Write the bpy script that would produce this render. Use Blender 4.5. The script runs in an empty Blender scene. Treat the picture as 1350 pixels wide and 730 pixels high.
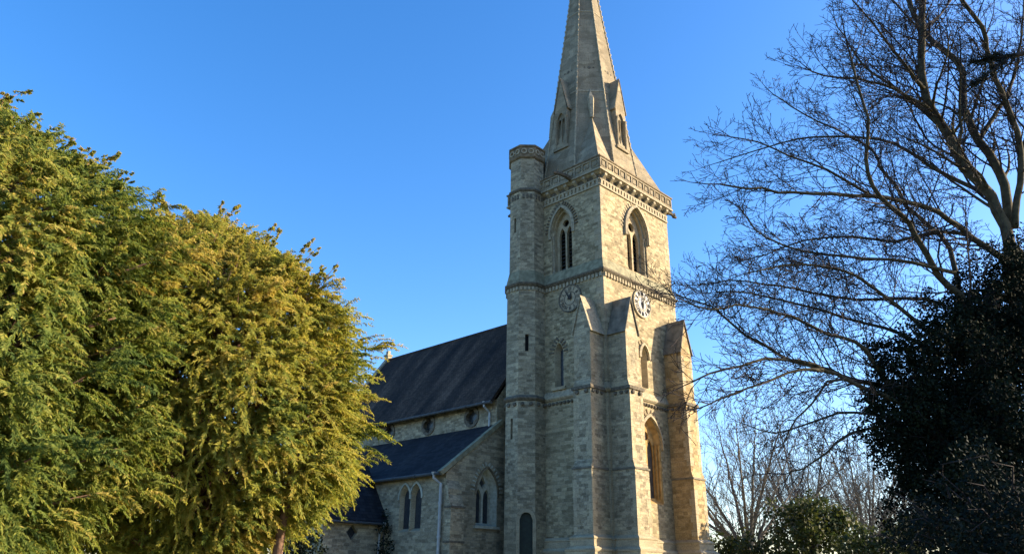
import bpy, math, random
import numpy as np
from mathutils import Vector, Matrix
from mathutils.geometry import tessellate_polygon

random.seed(7)
RNG = np.random.default_rng(11)
SC = bpy.context.scene
COL = SC.collection
R = math.radians

# ------------------------------------------------------------------ camera
FPX, PITCH, ROLL, EYE = 990.0, R(21.80), R(0.69), 1.6
cam_d = bpy.data.cameras.new("camera")
cam = bpy.data.objects.new("camera", cam_d)
COL.objects.link(cam)
cam_d.sensor_width = 36.0
cam_d.lens = FPX / 1350 * 36.0
cam_d.clip_start = 0.05
cam_d.clip_end = 5000
_fw = Vector((0, math.cos(PITCH), math.sin(PITCH)))
_up = Vector((0, -math.sin(PITCH), math.cos(PITCH)))
_rt = Vector((1, 0, 0))
_r2 = _rt * math.cos(ROLL) + _up * math.sin(ROLL)
_u2 = -_rt * math.sin(ROLL) + _up * math.cos(ROLL)
cam.matrix_world = Matrix(((_r2.x, _u2.x, -_fw.x, 0), (_r2.y, _u2.y, -_fw.y, 0),
                           (_r2.z, _u2.z, -_fw.z, EYE), (0, 0, 0, 1)))
SC.camera = cam

# ------------------------------------------------------------------ light
# sun direction in the church's own frame (a along the west front, b along the nave)
CH_ROT = R(90 - 44.4)
SUN_AZ, SUN_EL = R(48.0), R(19.0)
_h = Vector((math.sin(SUN_AZ), -math.cos(SUN_AZ), 0))
_h = Matrix.Rotation(CH_ROT, 3, 'Z') @ _h
SUN = Vector((_h.x * math.cos(SUN_EL), _h.y * math.cos(SUN_EL), math.sin(SUN_EL)))
sun_d = bpy.data.lights.new("sun", 'SUN')
sun_d.energy = 5.0
sun_d.angle = R(0.53)
sun_d.color = (1.0, 0.82, 0.56)
sun = bpy.data.objects.new("sun", sun_d)
COL.objects.link(sun)
sun.rotation_euler = SUN.to_track_quat('Z', 'Y').to_euler()
sun.location = (60, 0, 60)

world = bpy.data.worlds.new("World")
SC.world = world
world.use_nodes = True
wn = world.node_tree
bg = wn.nodes["Background"]
sky = wn.nodes.new("ShaderNodeTexSky")
sky.sky_type = 'NISHITA'
sky.sun_disc = False
sky.sun_elevation = SUN_EL
sky.sun_rotation = math.atan2(SUN.x, SUN.y)
sky.altitude = 50
sky.air_density = 1.0
sky.dust_density = 1.0
sky.ozone_density = 2.5
gm = wn.nodes.new("ShaderNodeGamma")
gm.inputs["Gamma"].default_value = 1.0
wn.links.new(sky.outputs[0], gm.inputs["Color"])
hs = wn.nodes.new("ShaderNodeHueSaturation")
hs.inputs["Saturation"].default_value = 1.31
tn = wn.nodes.new("ShaderNodeMix")
tn.data_type = 'RGBA'
tn.blend_type = 'MULTIPLY'
tn.inputs[0].default_value = 1.0
tn.inputs[7].default_value = (1.0, 0.955, 1.02, 1)
wn.links.new(gm.outputs[0], tn.inputs[6])
wn.links.new(tn.outputs[2], hs.inputs["Color"])
wn.links.new(hs.outputs[0], bg.inputs[0])
bg.inputs[1].default_value = 0.136
SC.view_settings.view_transform = 'Standard'
SC.view_settings.look = 'None'
SC.view_settings.gamma = 1.0
SC.view_settings.use_curve_mapping = False
SC.view_settings.exposure = 1.5


def ray(x, y):
    X, Y = x - 675.0, 365.0 - y
    X, Y = X * math.cos(ROLL) - Y * math.sin(ROLL), X * math.sin(ROLL) + Y * math.cos(ROLL)
    return Vector((X, FPX * math.cos(PITCH) - Y * math.sin(PITCH), FPX * math.sin(PITCH) + Y * math.cos(PITCH)))


def at(x, y, Y):
    """world point seen at photo pixel x, y that lies Y metres ahead of the camera"""
    r = ray(x, y)
    t = Y / r.y
    return Vector((r.x * t, Y, EYE + r.z * t))


# ------------------------------------------------------------------ materials
def new_mat(name):
    m = bpy.data.materials.new(name)
    m.use_nodes = True
    nt = m.node_tree
    return m, nt, nt.nodes["Principled BSDF"]


def nd(nt, kind, **kw):
    n = nt.nodes.new(kind)
    for k, v in kw.items():
        if k in n.inputs.keys():
            n.inputs[k].default_value = v
        else:
            setattr(n, k, v)
    return n


def ramp(nt, src, stops):
    n = nt.nodes.new("ShaderNodeValToRGB")
    cr = n.color_ramp
    while len(cr.elements) < len(stops):
        cr.elements.new(0.5)
    for e, (p, c) in zip(cr.elements, stops):
        e.position = p
        e.color = c if len(c) == 4 else (*c, 1)
    nt.links.new(src, n.inputs[0])
    return n


def mix(nt, fac, a, b, mode='MIX'):
    n = nt.nodes.new("ShaderNodeMix")
    n.data_type = 'RGBA'
    n.blend_type = mode
    for sock, v in ((n.inputs[0], fac), (n.inputs[6], a), (n.inputs[7], b)):
        if isinstance(v, bpy.types.NodeSocket):
            nt.links.new(v, sock)
        else:
            sock.default_value = v if not isinstance(v, tuple) else (*v, 1)[:4]
    return n.outputs[2]


def stone_mat(name, c1, c2, mortar, bw=0.36, bh=0.17, rough_edges=0.022, bump=0.5, stain=(0.2, 0.18, 0.13), stain_amt=0.6, msize=0.012, speckle=0.48):
    m, nt, bs = new_mat(name)
    L = nt.links.new
    uv = nd(nt, "ShaderNodeUVMap")
    ob = nd(nt, "ShaderNodeTexCoord")
    nz = nd(nt, "ShaderNodeTexNoise", Scale=4.5, Detail=2.0)
    L(uv.outputs[0], nz.inputs["Vector"])
    sub = nd(nt, "ShaderNodeVectorMath", operation='SUBTRACT')
    L(nz.outputs["Color"], sub.inputs[0])
    sub.inputs[1].default_value = (0.5, 0.5, 0.5)
    sc = nd(nt, "ShaderNodeVectorMath", operation='SCALE')
    sc.inputs["Scale"].default_value = rough_edges * 2
    L(sub.outputs[0], sc.inputs[0])
    ad = nd(nt, "ShaderNodeVectorMath", operation='ADD')
    L(uv.outputs[0], ad.inputs[0])
    L(sc.outputs[0], ad.inputs[1])

    def brick(w, h, off):
        b = nd(nt, "ShaderNodeTexBrick", offset=off, squash=0.72, squash_frequency=3)
        b.inputs["Scale"].default_value = 1.0
        b.inputs["Mortar Size"].default_value = msize
        b.inputs["Mortar Smooth"].default_value = 0.35
        b.inputs["Bias"].default_value = 0.0
        b.inputs["Brick Width"].default_value = w
        b.inputs["Row Height"].default_value = h
        b.inputs["Color1"].default_value = (*c1, 1)
        b.inputs["Color2"].default_value = (*c2, 1)
        b.inputs["Mortar"].default_value = (*mortar, 1)
        L(ad.outputs[0], b.inputs["Vector"])
        return b
    b1 = brick(bw, bh, 0.5)
    b2 = brick(bw * 1.63, bh * 1.31, 0.37)
    msk = nd(nt, "ShaderNodeTexNoise", Scale=0.55, Detail=1.0)
    L(uv.outputs[0], msk.inputs["Vector"])
    mk = ramp(nt, msk.outputs[0], [(0.49, (0, 0, 0)), (0.51, (1, 1, 1))])
    col = mix(nt, mk.outputs[0], b1.outputs[0], b2.outputs[0])
    fac = mix(nt, mk.outputs[0], b1.outputs[1], b2.outputs[1])
    # per-stone tint: patchy noise at stone scale
    n2 = nd(nt, "ShaderNodeTexNoise", Scale=1.6, Detail=3.0, Roughness=0.6)
    L(ob.outputs["Object"], n2.inputs["Vector"])
    r2 = ramp(nt, n2.outputs[0], [(0.3, (0.86, 0.86, 0.87)), (0.5, (1.0, 0.99, 0.98)), (0.7, (1.13, 1.11, 1.07))])
    col = mix(nt, 1.0, col, r2.outputs[0], 'MULTIPLY')
    # single stones of another colour: cells of a stretched voronoi
    mpv = nd(nt, "ShaderNodeMapping")
    mpv.inputs["Scale"].default_value = (1.0 / bw, 1.0 / bh, 1.0)
    L(ad.outputs[0], mpv.inputs[0])
    vo = nd(nt, "ShaderNodeTexVoronoi", Scale=1.0)
    L(mpv.outputs[0], vo.inputs["Vector"])
    vs_ = nd(nt, "ShaderNodeSeparateColor")
    L(vo.outputs["Color"], vs_.inputs[0])
    rv_ = ramp(nt, vs_.outputs[0], [(0.0, (0.58, 0.55, 0.49)), (0.2, (0.78, 0.74, 0.67)), (0.36, (0.97, 0.96, 0.94)), (0.7, (1.08, 1.08, 1.08)), (1.0, (1.42, 1.4, 1.34))])
    col = mix(nt, speckle, col, mix(nt, 1.0, col, rv_.outputs[0], 'MULTIPLY'))
    # weathering blotches
    n3 = nd(nt, "ShaderNodeTexNoise", Scale=0.45, Detail=5.0, Roughness=0.65)
    mp3 = nd(nt, "ShaderNodeMapping")
    mp3.inputs["Scale"].default_value = (1.5, 1.5, 0.4)
    L(ob.outputs["Object"], mp3.inputs[0])
    L(mp3.outputs[0], n3.inputs["Vector"])
    r3 = ramp(nt, n3.outputs[0], [(0.46, (0, 0, 0)), (0.68, (1, 1, 1))])
    ml = nd(nt, "ShaderNodeMath", operation='MULTIPLY')
    L(r3.outputs[0], ml.inputs[0])
    ml.inputs[1].default_value = stain_amt
    col = mix(nt, ml.outputs[0], col, stain)
    # fine pits
    n4 = nd(nt, "ShaderNodeTexNoise", Scale=22.0, Detail=3.0)
    L(ob.outputs["Object"], n4.inputs["Vector"])
    r4 = ramp(nt, n4.outputs[0], [(0.34, (0.72, 0.71, 0.69)), (0.55, (1, 1, 1))])
    col = mix(nt, 1.0, col, r4.outputs[0], 'MULTIPLY')
    L(col, bs.inputs["Base Color"])
    bs.inputs["Roughness"].default_value = 0.92
    bs.inputs["Specular IOR Level"].default_value = 0.15
    hgt = mix(nt, 0.45, fac, n4.outputs["Color"])
    hgt = mix(nt, 0.3, hgt, n2.outputs["Color"])
    inv = nd(nt, "ShaderNodeMath", operation='SUBTRACT')
    inv.inputs[0].default_value = 1.0
    L(fac, inv.inputs[1])
    hsum = nd(nt, "ShaderNodeMath", operation='MULTIPLY_ADD')
    L(n2.outputs[0], hsum.inputs[0])
    hsum.inputs[1].default_value = 0.9
    L(inv.outputs[0], hsum.inputs[2])
    bp = nd(nt, "ShaderNodeBump", Strength=bump, Distance=0.03)
    L(hsum.outputs[0], bp.inputs["Height"])
    L(bp.outputs[0], bs.inputs["Normal"])
    return m


def plain_mat(name, col, rough=0.7, spec=0.3, var=0.25, scale=6.0, bump=0.15, metallic=0.0):
    m, nt, bs = new_mat(name)
    ob = nd(nt, "ShaderNodeTexCoord")
    nz = nd(nt, "ShaderNodeTexNoise", Scale=scale, Detail=5.0)
    nt.links.new(ob.outputs["Object"], nz.inputs["Vector"])
    lo = tuple(c * (1 - var) for c in col)
    hi = tuple(min(1, c * (1 + var)) for c in col)
    rp = ramp(nt, nz.outputs[0], [(0.3, lo), (0.7, hi)])
    nt.links.new(rp.outputs[0], bs.inputs["Base Color"])
    bs.inputs["Roughness"].default_value = rough
    bs.inputs["Specular IOR Level"].default_value = spec
    bs.inputs["Metallic"].default_value = metallic
    if bump:
        bp = nd(nt, "ShaderNodeBump", Strength=bump, Distance=0.02)
        nt.links.new(nz.outputs[0], bp.inputs["Height"])
        nt.links.new(bp.outputs[0], bs.inputs["Normal"])
    return m


def roof_mat(name, dark, mid, light, bw=0.17, bh=0.11):
    m, nt, bs = new_mat(name)
    L = nt.links.new
    uv = nd(nt, "ShaderNodeUVMap")
    b = nd(nt, "ShaderNodeTexBrick", offset=0.5)
    b.inputs["Scale"].default_value = 1.0
    b.inputs["Mortar Size"].default_value = 0.008
    b.inputs["Brick Width"].default_value = bw
    b.inputs["Row Height"].default_value = bh
    b.inputs["Color1"].default_value = (0.75, 0.75, 0.75, 1)
    b.inputs["Color2"].default_value = (1.3, 1.3, 1.3, 1)
    b.inputs["Mortar"].default_value = (0.35, 0.35, 0.35, 1)
    L(uv.outputs[0], b.inputs["Vector"])
    mp = nd(nt, "ShaderNodeMapping")
    mp.inputs["Scale"].default_value = (0.85, 0.16, 1)
    mp.inputs["Rotation"].default_value = (0, 0, R(12))
    L(uv.outputs[0], mp.inputs[0])
    nz = nd(nt, "ShaderNodeTexNoise", Scale=1.0, Detail=6.0, Roughness=0.62)
    L(mp.outputs[0], nz.inputs["Vector"])
    rp = ramp(nt, nz.outputs[0], [(0.34, dark), (0.52, mid), (0.7, light)])
    col = mix(nt, 1.0, rp.outputs[0], b.outputs[0], 'MULTIPLY')
    L(col, bs.inputs["Base Color"])
    bs.inputs["Roughness"].default_value = 0.85
    bs.inputs["Specular IOR Level"].default_value = 0.12
    sp = nd(nt, "ShaderNodeSeparateXYZ")
    L(uv.outputs[0], sp.inputs[0])
    dv = nd(nt, "ShaderNodeMath", operation='DIVIDE')
    L(sp.outputs[1], dv.inputs[0])
    dv.inputs[1].default_value = bh
    fr = nd(nt, "ShaderNodeMath", operation='FRACT')
    L(dv.outputs[0], fr.inputs[0])
    sb = nd(nt, "ShaderNodeMath", operation='SUBTRACT')
    sb.inputs[0].default_value = 1.0
    L(fr.outputs[0], sb.inputs[1])
    bp = nd(nt, "ShaderNodeBump", Strength=0.8, Distance=0.02)
    L(sb.outputs[0], bp.inputs["Height"])
    L(bp.outputs[0], bs.inputs["Normal"])
    return m


def leaf_mat(name, stops, trans=0.35, tcol=1.3, rough=0.6, spec=0.25):
    m, nt, bs = new_mat(name)
    L = nt.links.new
    at_ = nd(nt, "ShaderNodeAttribute", attribute_name="tint")
    rp = ramp(nt, at_.outputs["Fac"], stops)
    L(rp.outputs[0], bs.inputs["Base Color"])
    bs.inputs["Roughness"].default_value = rough
    bs.inputs["Specular IOR Level"].default_value = spec
    tr = nd(nt, "ShaderNodeBsdfTranslucent")
    tc = mix(nt, 1.0, rp.outputs[0], (tcol, tcol, tcol * 0.7), 'MULTIPLY')
    L(tc, tr.inputs["Color"])
    ms = nd(nt, "ShaderNodeMixShader")
    ms.inputs[0].default_value = trans
    L(bs.outputs[0], ms.inputs[1])
    L(tr.outputs[0], ms.inputs[2])
    L(ms.outputs[0], nt.nodes["Material Output"].inputs[0])
    return m


def glass_mat(name):
    m, nt, bs = new_mat(name)
    uv = nd(nt, "ShaderNodeUVMap")
    mp = nd(nt, "ShaderNodeMapping")
    mp.inputs["Rotation"].default_value = (0, 0, R(45))
    nt.links.new(uv.outputs[0], mp.inputs[0])
    b = nd(nt, "ShaderNodeTexBrick", offset=0.0)
    b.inputs["Scale"].default_value = 1.0
    b.inputs["Brick Width"].default_value = 0.14
    b.inputs["Row Height"].default_value = 0.14
    b.inputs["Mortar Size"].default_value = 0.006
    b.inputs["Color1"].default_value = (0.018, 0.022, 0.028, 1)
    b.inputs["Color2"].default_value = (0.035, 0.04, 0.045, 1)
    b.inputs["Mortar"].default_value = (0.05, 0.05, 0.05, 1)
    nt.links.new(mp.outputs[0], b.inputs[0])
    nt.links.new(b.outputs[0], bs.inputs["Base Color"])
    bs.inputs["Roughness"].default_value = 0.28
    bs.inputs["Specular IOR Level"].default_value = 0.35
    return m


M = {}
M['rubble'] = stone_mat("coursed_rubble", (0.446, 0.376, 0.240), (0.185, 0.153, 0.095), (0.294, 0.259, 0.182), bw=0.26, bh=0.12, stain=(0.221, 0.188, 0.122), stain_amt=0.35)
M['rubble_grey'] = stone_mat("grey_rubble", (0.438, 0.380, 0.260), (0.191, 0.164, 0.114), (0.281, 0.252, 0.189), bw=0.27, bh=0.12, stain=(0.199, 0.181, 0.129), stain_amt=0.4)
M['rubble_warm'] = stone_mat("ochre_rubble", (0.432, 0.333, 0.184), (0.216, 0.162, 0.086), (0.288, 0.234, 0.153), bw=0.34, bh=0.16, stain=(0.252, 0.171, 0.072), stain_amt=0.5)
M['ashlar'] = stone_mat("dressed_stone", (0.399, 0.343, 0.236), (0.339, 0.288, 0.195), (0.251, 0.221, 0.162), bw=0.62, bh=0.3, rough_edges=0.008, bump=0.25, stain=(0.236, 0.211, 0.151), stain_amt=0.4, msize=0.008, speckle=0.4)
M['spire'] = stone_mat("spire_stone", (0.299, 0.254, 0.180), (0.234, 0.200, 0.139), (0.170, 0.149, 0.112), bw=0.7, bh=0.33, rough_edges=0.006, bump=0.25, stain=(0.160, 0.139, 0.099), stain_amt=0.75, msize=0.008, speckle=0.6)
M['ochre'] = plain_mat("ochre_dressing_stone", (0.339, 0.221, 0.088), 0.9, 0.15, 0.3, 5.0, 0.3)
M['roof_stone'] = plain_mat("grey_gable_stone", (0.15, 0.135, 0.105), 0.9, 0.15, 0.4, 3.0, 0.4)
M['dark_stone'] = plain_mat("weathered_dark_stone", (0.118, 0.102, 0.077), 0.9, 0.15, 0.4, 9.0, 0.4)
M['mid_stone'] = plain_mat("moulded_stone", (0.304, 0.263, 0.184), 0.9, 0.15, 0.35, 8.0, 0.4)
M['pale_stone'] = plain_mat("pale_dressing_stone", (0.357, 0.357, 0.285), 0.9, 0.15, 0.25, 8.0, 0.3)
M['brown_stone'] = plain_mat("brown_weathering_stone", (0.164, 0.128, 0.082), 0.9, 0.15, 0.45, 5.0, 0.4)
M['green_stone'] = plain_mat("algae_stone", (0.205, 0.194, 0.128), 0.9, 0.15, 0.35, 4.0, 0.4)
M['tile'] = roof_mat("brown_tile", (0.018, 0.016, 0.016), (0.046, 0.034, 0.027), (0.105, 0.074, 0.056))
M['slate'] = roof_mat("blue_slate", (0.013, 0.015, 0.019), (0.021, 0.022, 0.026), (0.036, 0.035, 0.034), 0.3, 0.18)
M['glass'] = glass_mat("leaded_glass")
M['louvre'] = plain_mat("slate_louvre", (0.06, 0.062, 0.065), 0.7, 0.3)
M['void'] = plain_mat("dark_interior", (0.02, 0.02, 0.022), 0.9, 0.1, 0.1, 3, 0)
M['door'] = plain_mat("green_door_paint", (0.009, 0.02, 0.015), 0.55, 0.35, 0.4, 7.0, 0.2)
M['pipe'] = plain_mat("grey_pipe_paint", (0.344, 0.353, 0.344), 0.5, 0.4, 0.2, 5.0, 0.05)
M['lead'] = plain_mat("lead_sheet", (0.065, 0.067, 0.068), 0.7, 0.25, 0.3, 4.0, 0.1)
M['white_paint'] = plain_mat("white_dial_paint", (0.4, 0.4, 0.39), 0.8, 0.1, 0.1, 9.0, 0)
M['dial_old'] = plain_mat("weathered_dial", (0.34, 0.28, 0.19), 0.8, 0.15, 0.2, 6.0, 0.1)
M['black_paint'] = plain_mat("black_paint", (0.045, 0.044, 0.042), 0.9, 0.05, 0.2, 6.0, 0)
M['bark_yew'] = plain_mat("yew_bark", (0.17, 0.105, 0.075), 0.9, 0.1, 0.5, 9.0, 0.6)
M['bark_green'] = plain_mat("algae_bark", (0.062, 0.055, 0.036), 0.9, 0.1, 0.45, 6.0, 0.5)
M['twig'] = plain_mat("dark_twig_bark", (0.032, 0.026, 0.026), 0.85, 0.15, 0.35, 5.0, 0.2)
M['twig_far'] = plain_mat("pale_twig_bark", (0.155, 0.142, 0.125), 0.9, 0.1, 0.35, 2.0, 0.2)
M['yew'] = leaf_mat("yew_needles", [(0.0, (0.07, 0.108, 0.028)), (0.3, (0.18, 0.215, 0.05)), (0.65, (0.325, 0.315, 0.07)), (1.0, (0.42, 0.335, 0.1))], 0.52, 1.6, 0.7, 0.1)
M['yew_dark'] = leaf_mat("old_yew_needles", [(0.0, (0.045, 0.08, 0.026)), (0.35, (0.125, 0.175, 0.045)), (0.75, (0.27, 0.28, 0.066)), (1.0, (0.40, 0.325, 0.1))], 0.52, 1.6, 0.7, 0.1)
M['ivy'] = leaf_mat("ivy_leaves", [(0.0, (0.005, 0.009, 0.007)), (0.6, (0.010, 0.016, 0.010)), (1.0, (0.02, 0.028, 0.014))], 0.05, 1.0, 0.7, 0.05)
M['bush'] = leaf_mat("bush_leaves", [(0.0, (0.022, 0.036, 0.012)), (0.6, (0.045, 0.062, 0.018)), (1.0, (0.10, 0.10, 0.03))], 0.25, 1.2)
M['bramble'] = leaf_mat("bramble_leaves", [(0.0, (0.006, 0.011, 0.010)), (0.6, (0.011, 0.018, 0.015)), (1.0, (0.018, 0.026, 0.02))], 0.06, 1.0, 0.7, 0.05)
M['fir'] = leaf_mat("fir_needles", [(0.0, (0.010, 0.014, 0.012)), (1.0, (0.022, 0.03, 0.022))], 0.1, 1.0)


# ------------------------------------------------------------------ mesh helpers
def box_uv(me):
    n = len(me.polygons)
    if not n:
        return
    nl = len(me.loops)
    vi = np.empty(nl, np.int32); me.loops.foreach_get("vertex_index", vi)
    co = np.empty(len(me.vertices) * 3); me.vertices.foreach_get("co", co); co = co.reshape(-1, 3)
    no = np.empty(n * 3); me.polygons.foreach_get("normal", no); no = no.reshape(-1, 3)
    tot = np.empty(n, np.int32); me.polygons.foreach_get("loop_total", tot)
    no = np.repeat(no, tot, axis=0)
    t = np.stack([-no[:, 1], no[:, 0], np.zeros(nl)], 1)
    ln = np.linalg.norm(t, axis=1)
    flat = ln < 1e-3
    t[flat] = (1, 0, 0); ln[flat] = 1
    t /= ln[:, None]
    # keep opposite walls from mirroring differently
    bt = np.cross(no, t)
    bt[bt[:, 2] < 0] *= -1
    p = co[vi]
    uv = np.stack([(p * t).sum(1), (p * bt).sum(1)], 1)
    lay = me.uv_layers.new(name="UVMap")
    lay.data.foreach_set("uv", uv.astype(np.float32).ravel())


class G:
    def __init__(self):
        self.v, self.f, self.mi, self.cur = [], [], [], 0

    def add(self, vs, fs):
        o = len(self.v)
        self.v += [tuple(p) for p in vs]
        self.f += [tuple(i + o for i in f) for f in fs]
        self.mi += [self.cur] * len(fs)
        return self

    def box(self, x0, x1, y0, y1, z0, z1):
        vs = [(x, y, z) for z in (z0, z1) for y in (y0, y1) for x in (x0, x1)]
        return self.add(vs, [(0, 2, 3, 1), (4, 5, 7, 6), (0, 1, 5, 4), (2, 6, 7, 3), (0, 4, 6, 2), (1, 3, 7, 5)])

    def obox(self, c, ax, ay, az):
        """box about centre c with half-extent vectors"""
        c, ax, ay, az = Vector(c), Vector(ax), Vector(ay), Vector(az)
        vs = [c + ax * i + ay * j + az * k for k in (-1, 1) for j in (-1, 1) for i in (-1, 1)]
        return self.add(vs, [(0, 2, 3, 1), (4, 5, 7, 6), (0, 1, 5, 4), (2, 6, 7, 3), (0, 4, 6, 2), (1, 3, 7, 5)])

    def prism(self, pts, vec):
        """polygon pts extruded along vec"""
        vec = Vector(vec)
        n = len(pts)
        a = [Vector(p) for p in pts]
        self.add(a + [p + vec for p in a], [tuple(range(n))[::-1], tuple(range(n, 2 * n))] +
                 [(i, (i + 1) % n, (i + 1) % n + n, i + n) for i in range(n)])
        return self

    def tube(self, pts, radii, n=6, cap=True):
        pts = [Vector(p) for p in pts]
        vs, fs = [], []
        prev = None
        for i, p in enumerate(pts):
            d = (pts[min(i + 1, len(pts) - 1)] - pts[max(i - 1, 0)])
            if d.length < 1e-9:
                d = Vector((0, 0, 1))
            d.normalize()
            if prev is None:
                prev = d.orthogonal().normalized()
            s = prev - d * prev.dot(d)
            s = s.normalized() if s.length > 1e-6 else d.orthogonal().normalized()
            prev = s
            t = d.cross(s)
            r = radii[i] if hasattr(radii, '__len__') else radii
            for k in range(n):
                a = 2 * math.pi * k / n
                vs.append(p + (s * math.cos(a) + t * math.sin(a)) * r)
        for i in range(len(pts) - 1):
            for k in range(n):
                fs.append((i * n + k, i * n + (k + 1) % n, (i + 1) * n + (k + 1) % n, (i + 1) * n + k))
        if cap:
            fs.append(tuple(range(n))[::-1])
            fs.append(tuple(range((len(pts) - 1) * n, len(pts) * n)))
        return self.add(vs, fs)

    def sweep(self, poly, prof, closed=True, cap=False):
        """profile [(offset outwards, z)...] swept round a CCW polygon (mitred)"""
        n = len(poly)
        P = [Vector((p[0], p[1])) for p in poly]
        m = []
        for i in range(n):
            d0 = (P[i] - P[i - 1]); d1 = (P[(i + 1) % n] - P[i])
            if not closed and i == 0: d0 = d1
            if not closed and i == n - 1: d1 = d0
            d0.normalize(); d1.normalize()
            n0 = Vector((d0.y, -d0.x)); n1 = Vector((d1.y, -d1.x))
            b = (n0 + n1).normalized()
            m.append(b / max(0.2, b.dot(n0)))
        vs = []
        for o, z in prof:
            for i in range(n):
                q = P[i] + m[i] * o
                vs.append((q.x, q.y, z))
        fs = []
        for k in range(len(prof) - 1):
            for i in range(n if closed else n - 1):
                j = (i + 1) % n
                fs.append((k * n + i, k * n + j, (k + 1) * n + j, (k + 1) * n + i))
        if cap:
            fs.append(tuple(range((len(prof) - 1) * n, len(prof) * n)))
        return self.add(vs, fs)

    def build(self, name, mat, parent=None, label=None, smooth=False):
        me = bpy.data.meshes.new(name)
        me.from_pydata(self.v, [], self.f)
        me.update()
        box_uv(me)
        for q in (mat if isinstance(mat, (list, tuple)) else [mat]):
            me.materials.append(q)
        me.polygons.foreach_set("material_index", self.mi)
        if smooth:
            me.polygons.foreach_set("use_smooth", [True] * len(me.polygons))
        o = bpy.data.objects.new(name, me)
        COL.objects.link(o)
        if parent:
            o.parent = parent
        if label:
            o["label"] = label
        return o


def build_each(g, name, mat, parent):
    """every loose piece of g as an object of its own"""
    par = list(range(len(g.v)))

    def find(i):
        while par[i] != i:
            par[i] = par[par[i]]
            i = par[i]
        return i
    for f in g.f:
        for i in f[1:]:
            par[find(i)] = find(f[0])
    comp = {}
    for f in g.f:
        comp.setdefault(find(f[0]), []).append(f)
    for fs in comp.values():
        idx = {}
        q = G()
        for f in fs:
            for i in f:
                if i not in idx:
                    idx[i] = len(q.v)
                    q.v.append(g.v[i])
            q.f.append(tuple(idx[i] for i in f))
            q.mi.append(0)
        q.build(name, mat, parent)


def np_mesh(name, verts, faces4, mat, parent=None, tint=None):
    """fast quad mesh: verts (n,3), faces (m,4)"""
    me = bpy.data.meshes.new(name)
    nf = len(faces4)
    me.vertices.add(len(verts))
    me.vertices.foreach_set("co", np.asarray(verts, np.float32).ravel())
    me.loops.add(nf * 4)
    me.loops.foreach_set("vertex_index", np.asarray(faces4, np.int32).ravel())
    me.polygons.add(nf)
    me.polygons.foreach_set("loop_start", np.arange(0, nf * 4, 4, dtype=np.int32))
    if tint is not None:
        a = me.attributes.new("tint", 'FLOAT', 'FACE')
        a.data.foreach_set("value", np.asarray(tint, np.float32))
    me.update(calc_edges=True)
    me.materials.append(mat)
    o = bpy.data.objects.new(name, me)
    COL.objects.link(o)
    if parent:
        o.parent = parent
    return o


def thing(name, label, cat, loc=(0, 0, 0), rz=0.0, group=None):
    o = bpy.data.objects.new(name, None)
    COL.objects.link(o)
    o.empty_display_size = 0.5
    o.location = loc
    o.rotation_euler = (0, 0, rz)
    o["label"] = label
    o["category"] = cat
    if group:
        o["group"] = group
    return o


# ------------------------------------------------------------------ ground
def build_ground():
    m, nt, bs = new_mat("churchyard_grass")
    ob = nd(nt, "ShaderNodeTexCoord")
    nz = nd(nt, "ShaderNodeTexNoise", Scale=0.35, Detail=8.0, Roughness=0.7)
    nt.links.new(ob.outputs["Object"], nz.inputs["Vector"])
    rp = ramp(nt, nz.outputs[0], [(0.3, (0.07, 0.085, 0.03)), (0.5, (0.11, 0.12, 0.045)), (0.72, (0.17, 0.15, 0.08))])
    nt.links.new(rp.outputs[0], bs.inputs["Base Color"])
    bs.inputs["Roughness"].default_value = 0.95
    bp = nd(nt, "ShaderNodeBump", Strength=0.6, Distance=0.1)
    nt.links.new(nz.outputs[0], bp.inputs["Height"])
    nt.links.new(bp.outputs[0], bs.inputs["Normal"])
    g = G()
    g.add([(-1500, -1500, 0), (1500, -1500, 0), (1500, 1500, 0), (-1500, 1500, 0)], [(0, 1, 2, 3)])
    o = g.build("ground", m)
    o["kind"] = "structure"
    o["label"] = "grass of the churchyard around the church"


build_ground()

# ------------------------------------------------------------------ church
_s = ray(795, 352.8)
_k = 33.0 / math.hypot(_s.x, _s.y)
CH = thing("church", "stone village church with tall broach spire, stair turret and steep brown tiled nave roof", "church",
           (_s.x * _k, _s.y * _k, 0), CH_ROT)
T = 6.1                       # tower width
ZP, ZS1, ZS2, ZC, ZT = 3.2, 9.43, 15.2, 20.48, 21.25


class Frame:
    def __init__(self, O, U, N):
        self.O, self.U, self.N = Vector(O), Vector(U).normalized(), Vector(N).normalized()

    def P(self, u, z, d=0.0):
        return self.O + self.U * u + Vector((0, 0, z)) + self.N * d


FL = Frame((0, 0, 0), (0, 1, 0), (-1, 0, 0))        # face in shade, u = b
FR = Frame((0, 0, 0), (1, 0, 0), (0, -1, 0))        # sunlit face, u = a
SB = 0.08                                           # set-back of the belfry stage
FLu = Frame((SB, 0, 0), (0, 1, 0), (-1, 0, 0))
FRu = Frame((0, SB, 0), (1, 0, 0), (0, -1, 0))


def arch(cx, w, z0, z1, z2, n=9):
    """pointed-arch outline, counter-clockwise seen with u to the right"""
    h = z2 - z1
    r = (w * w + h * h) / (2 * w)
    th = math.asin(min(1, h / r)) if h <= r else math.pi / 2 + math.acos(r / h)
    right = [(cx + w - r + r * math.cos(th * i / n), z1 + r * math.sin(th * i / n)) for i in range(n + 1)]
    left = [(2 * cx - u, z) for u, z in right[::-1][1:]]
    return [(cx - w, z0), (cx + w, z0)] + right + left


def circle(cx, cz, r, n=20):
    return [(cx + r * math.cos(2 * math.pi * i / n), cz + r * math.sin(2 * math.pi * i / n)) for i in range(n)]


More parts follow.
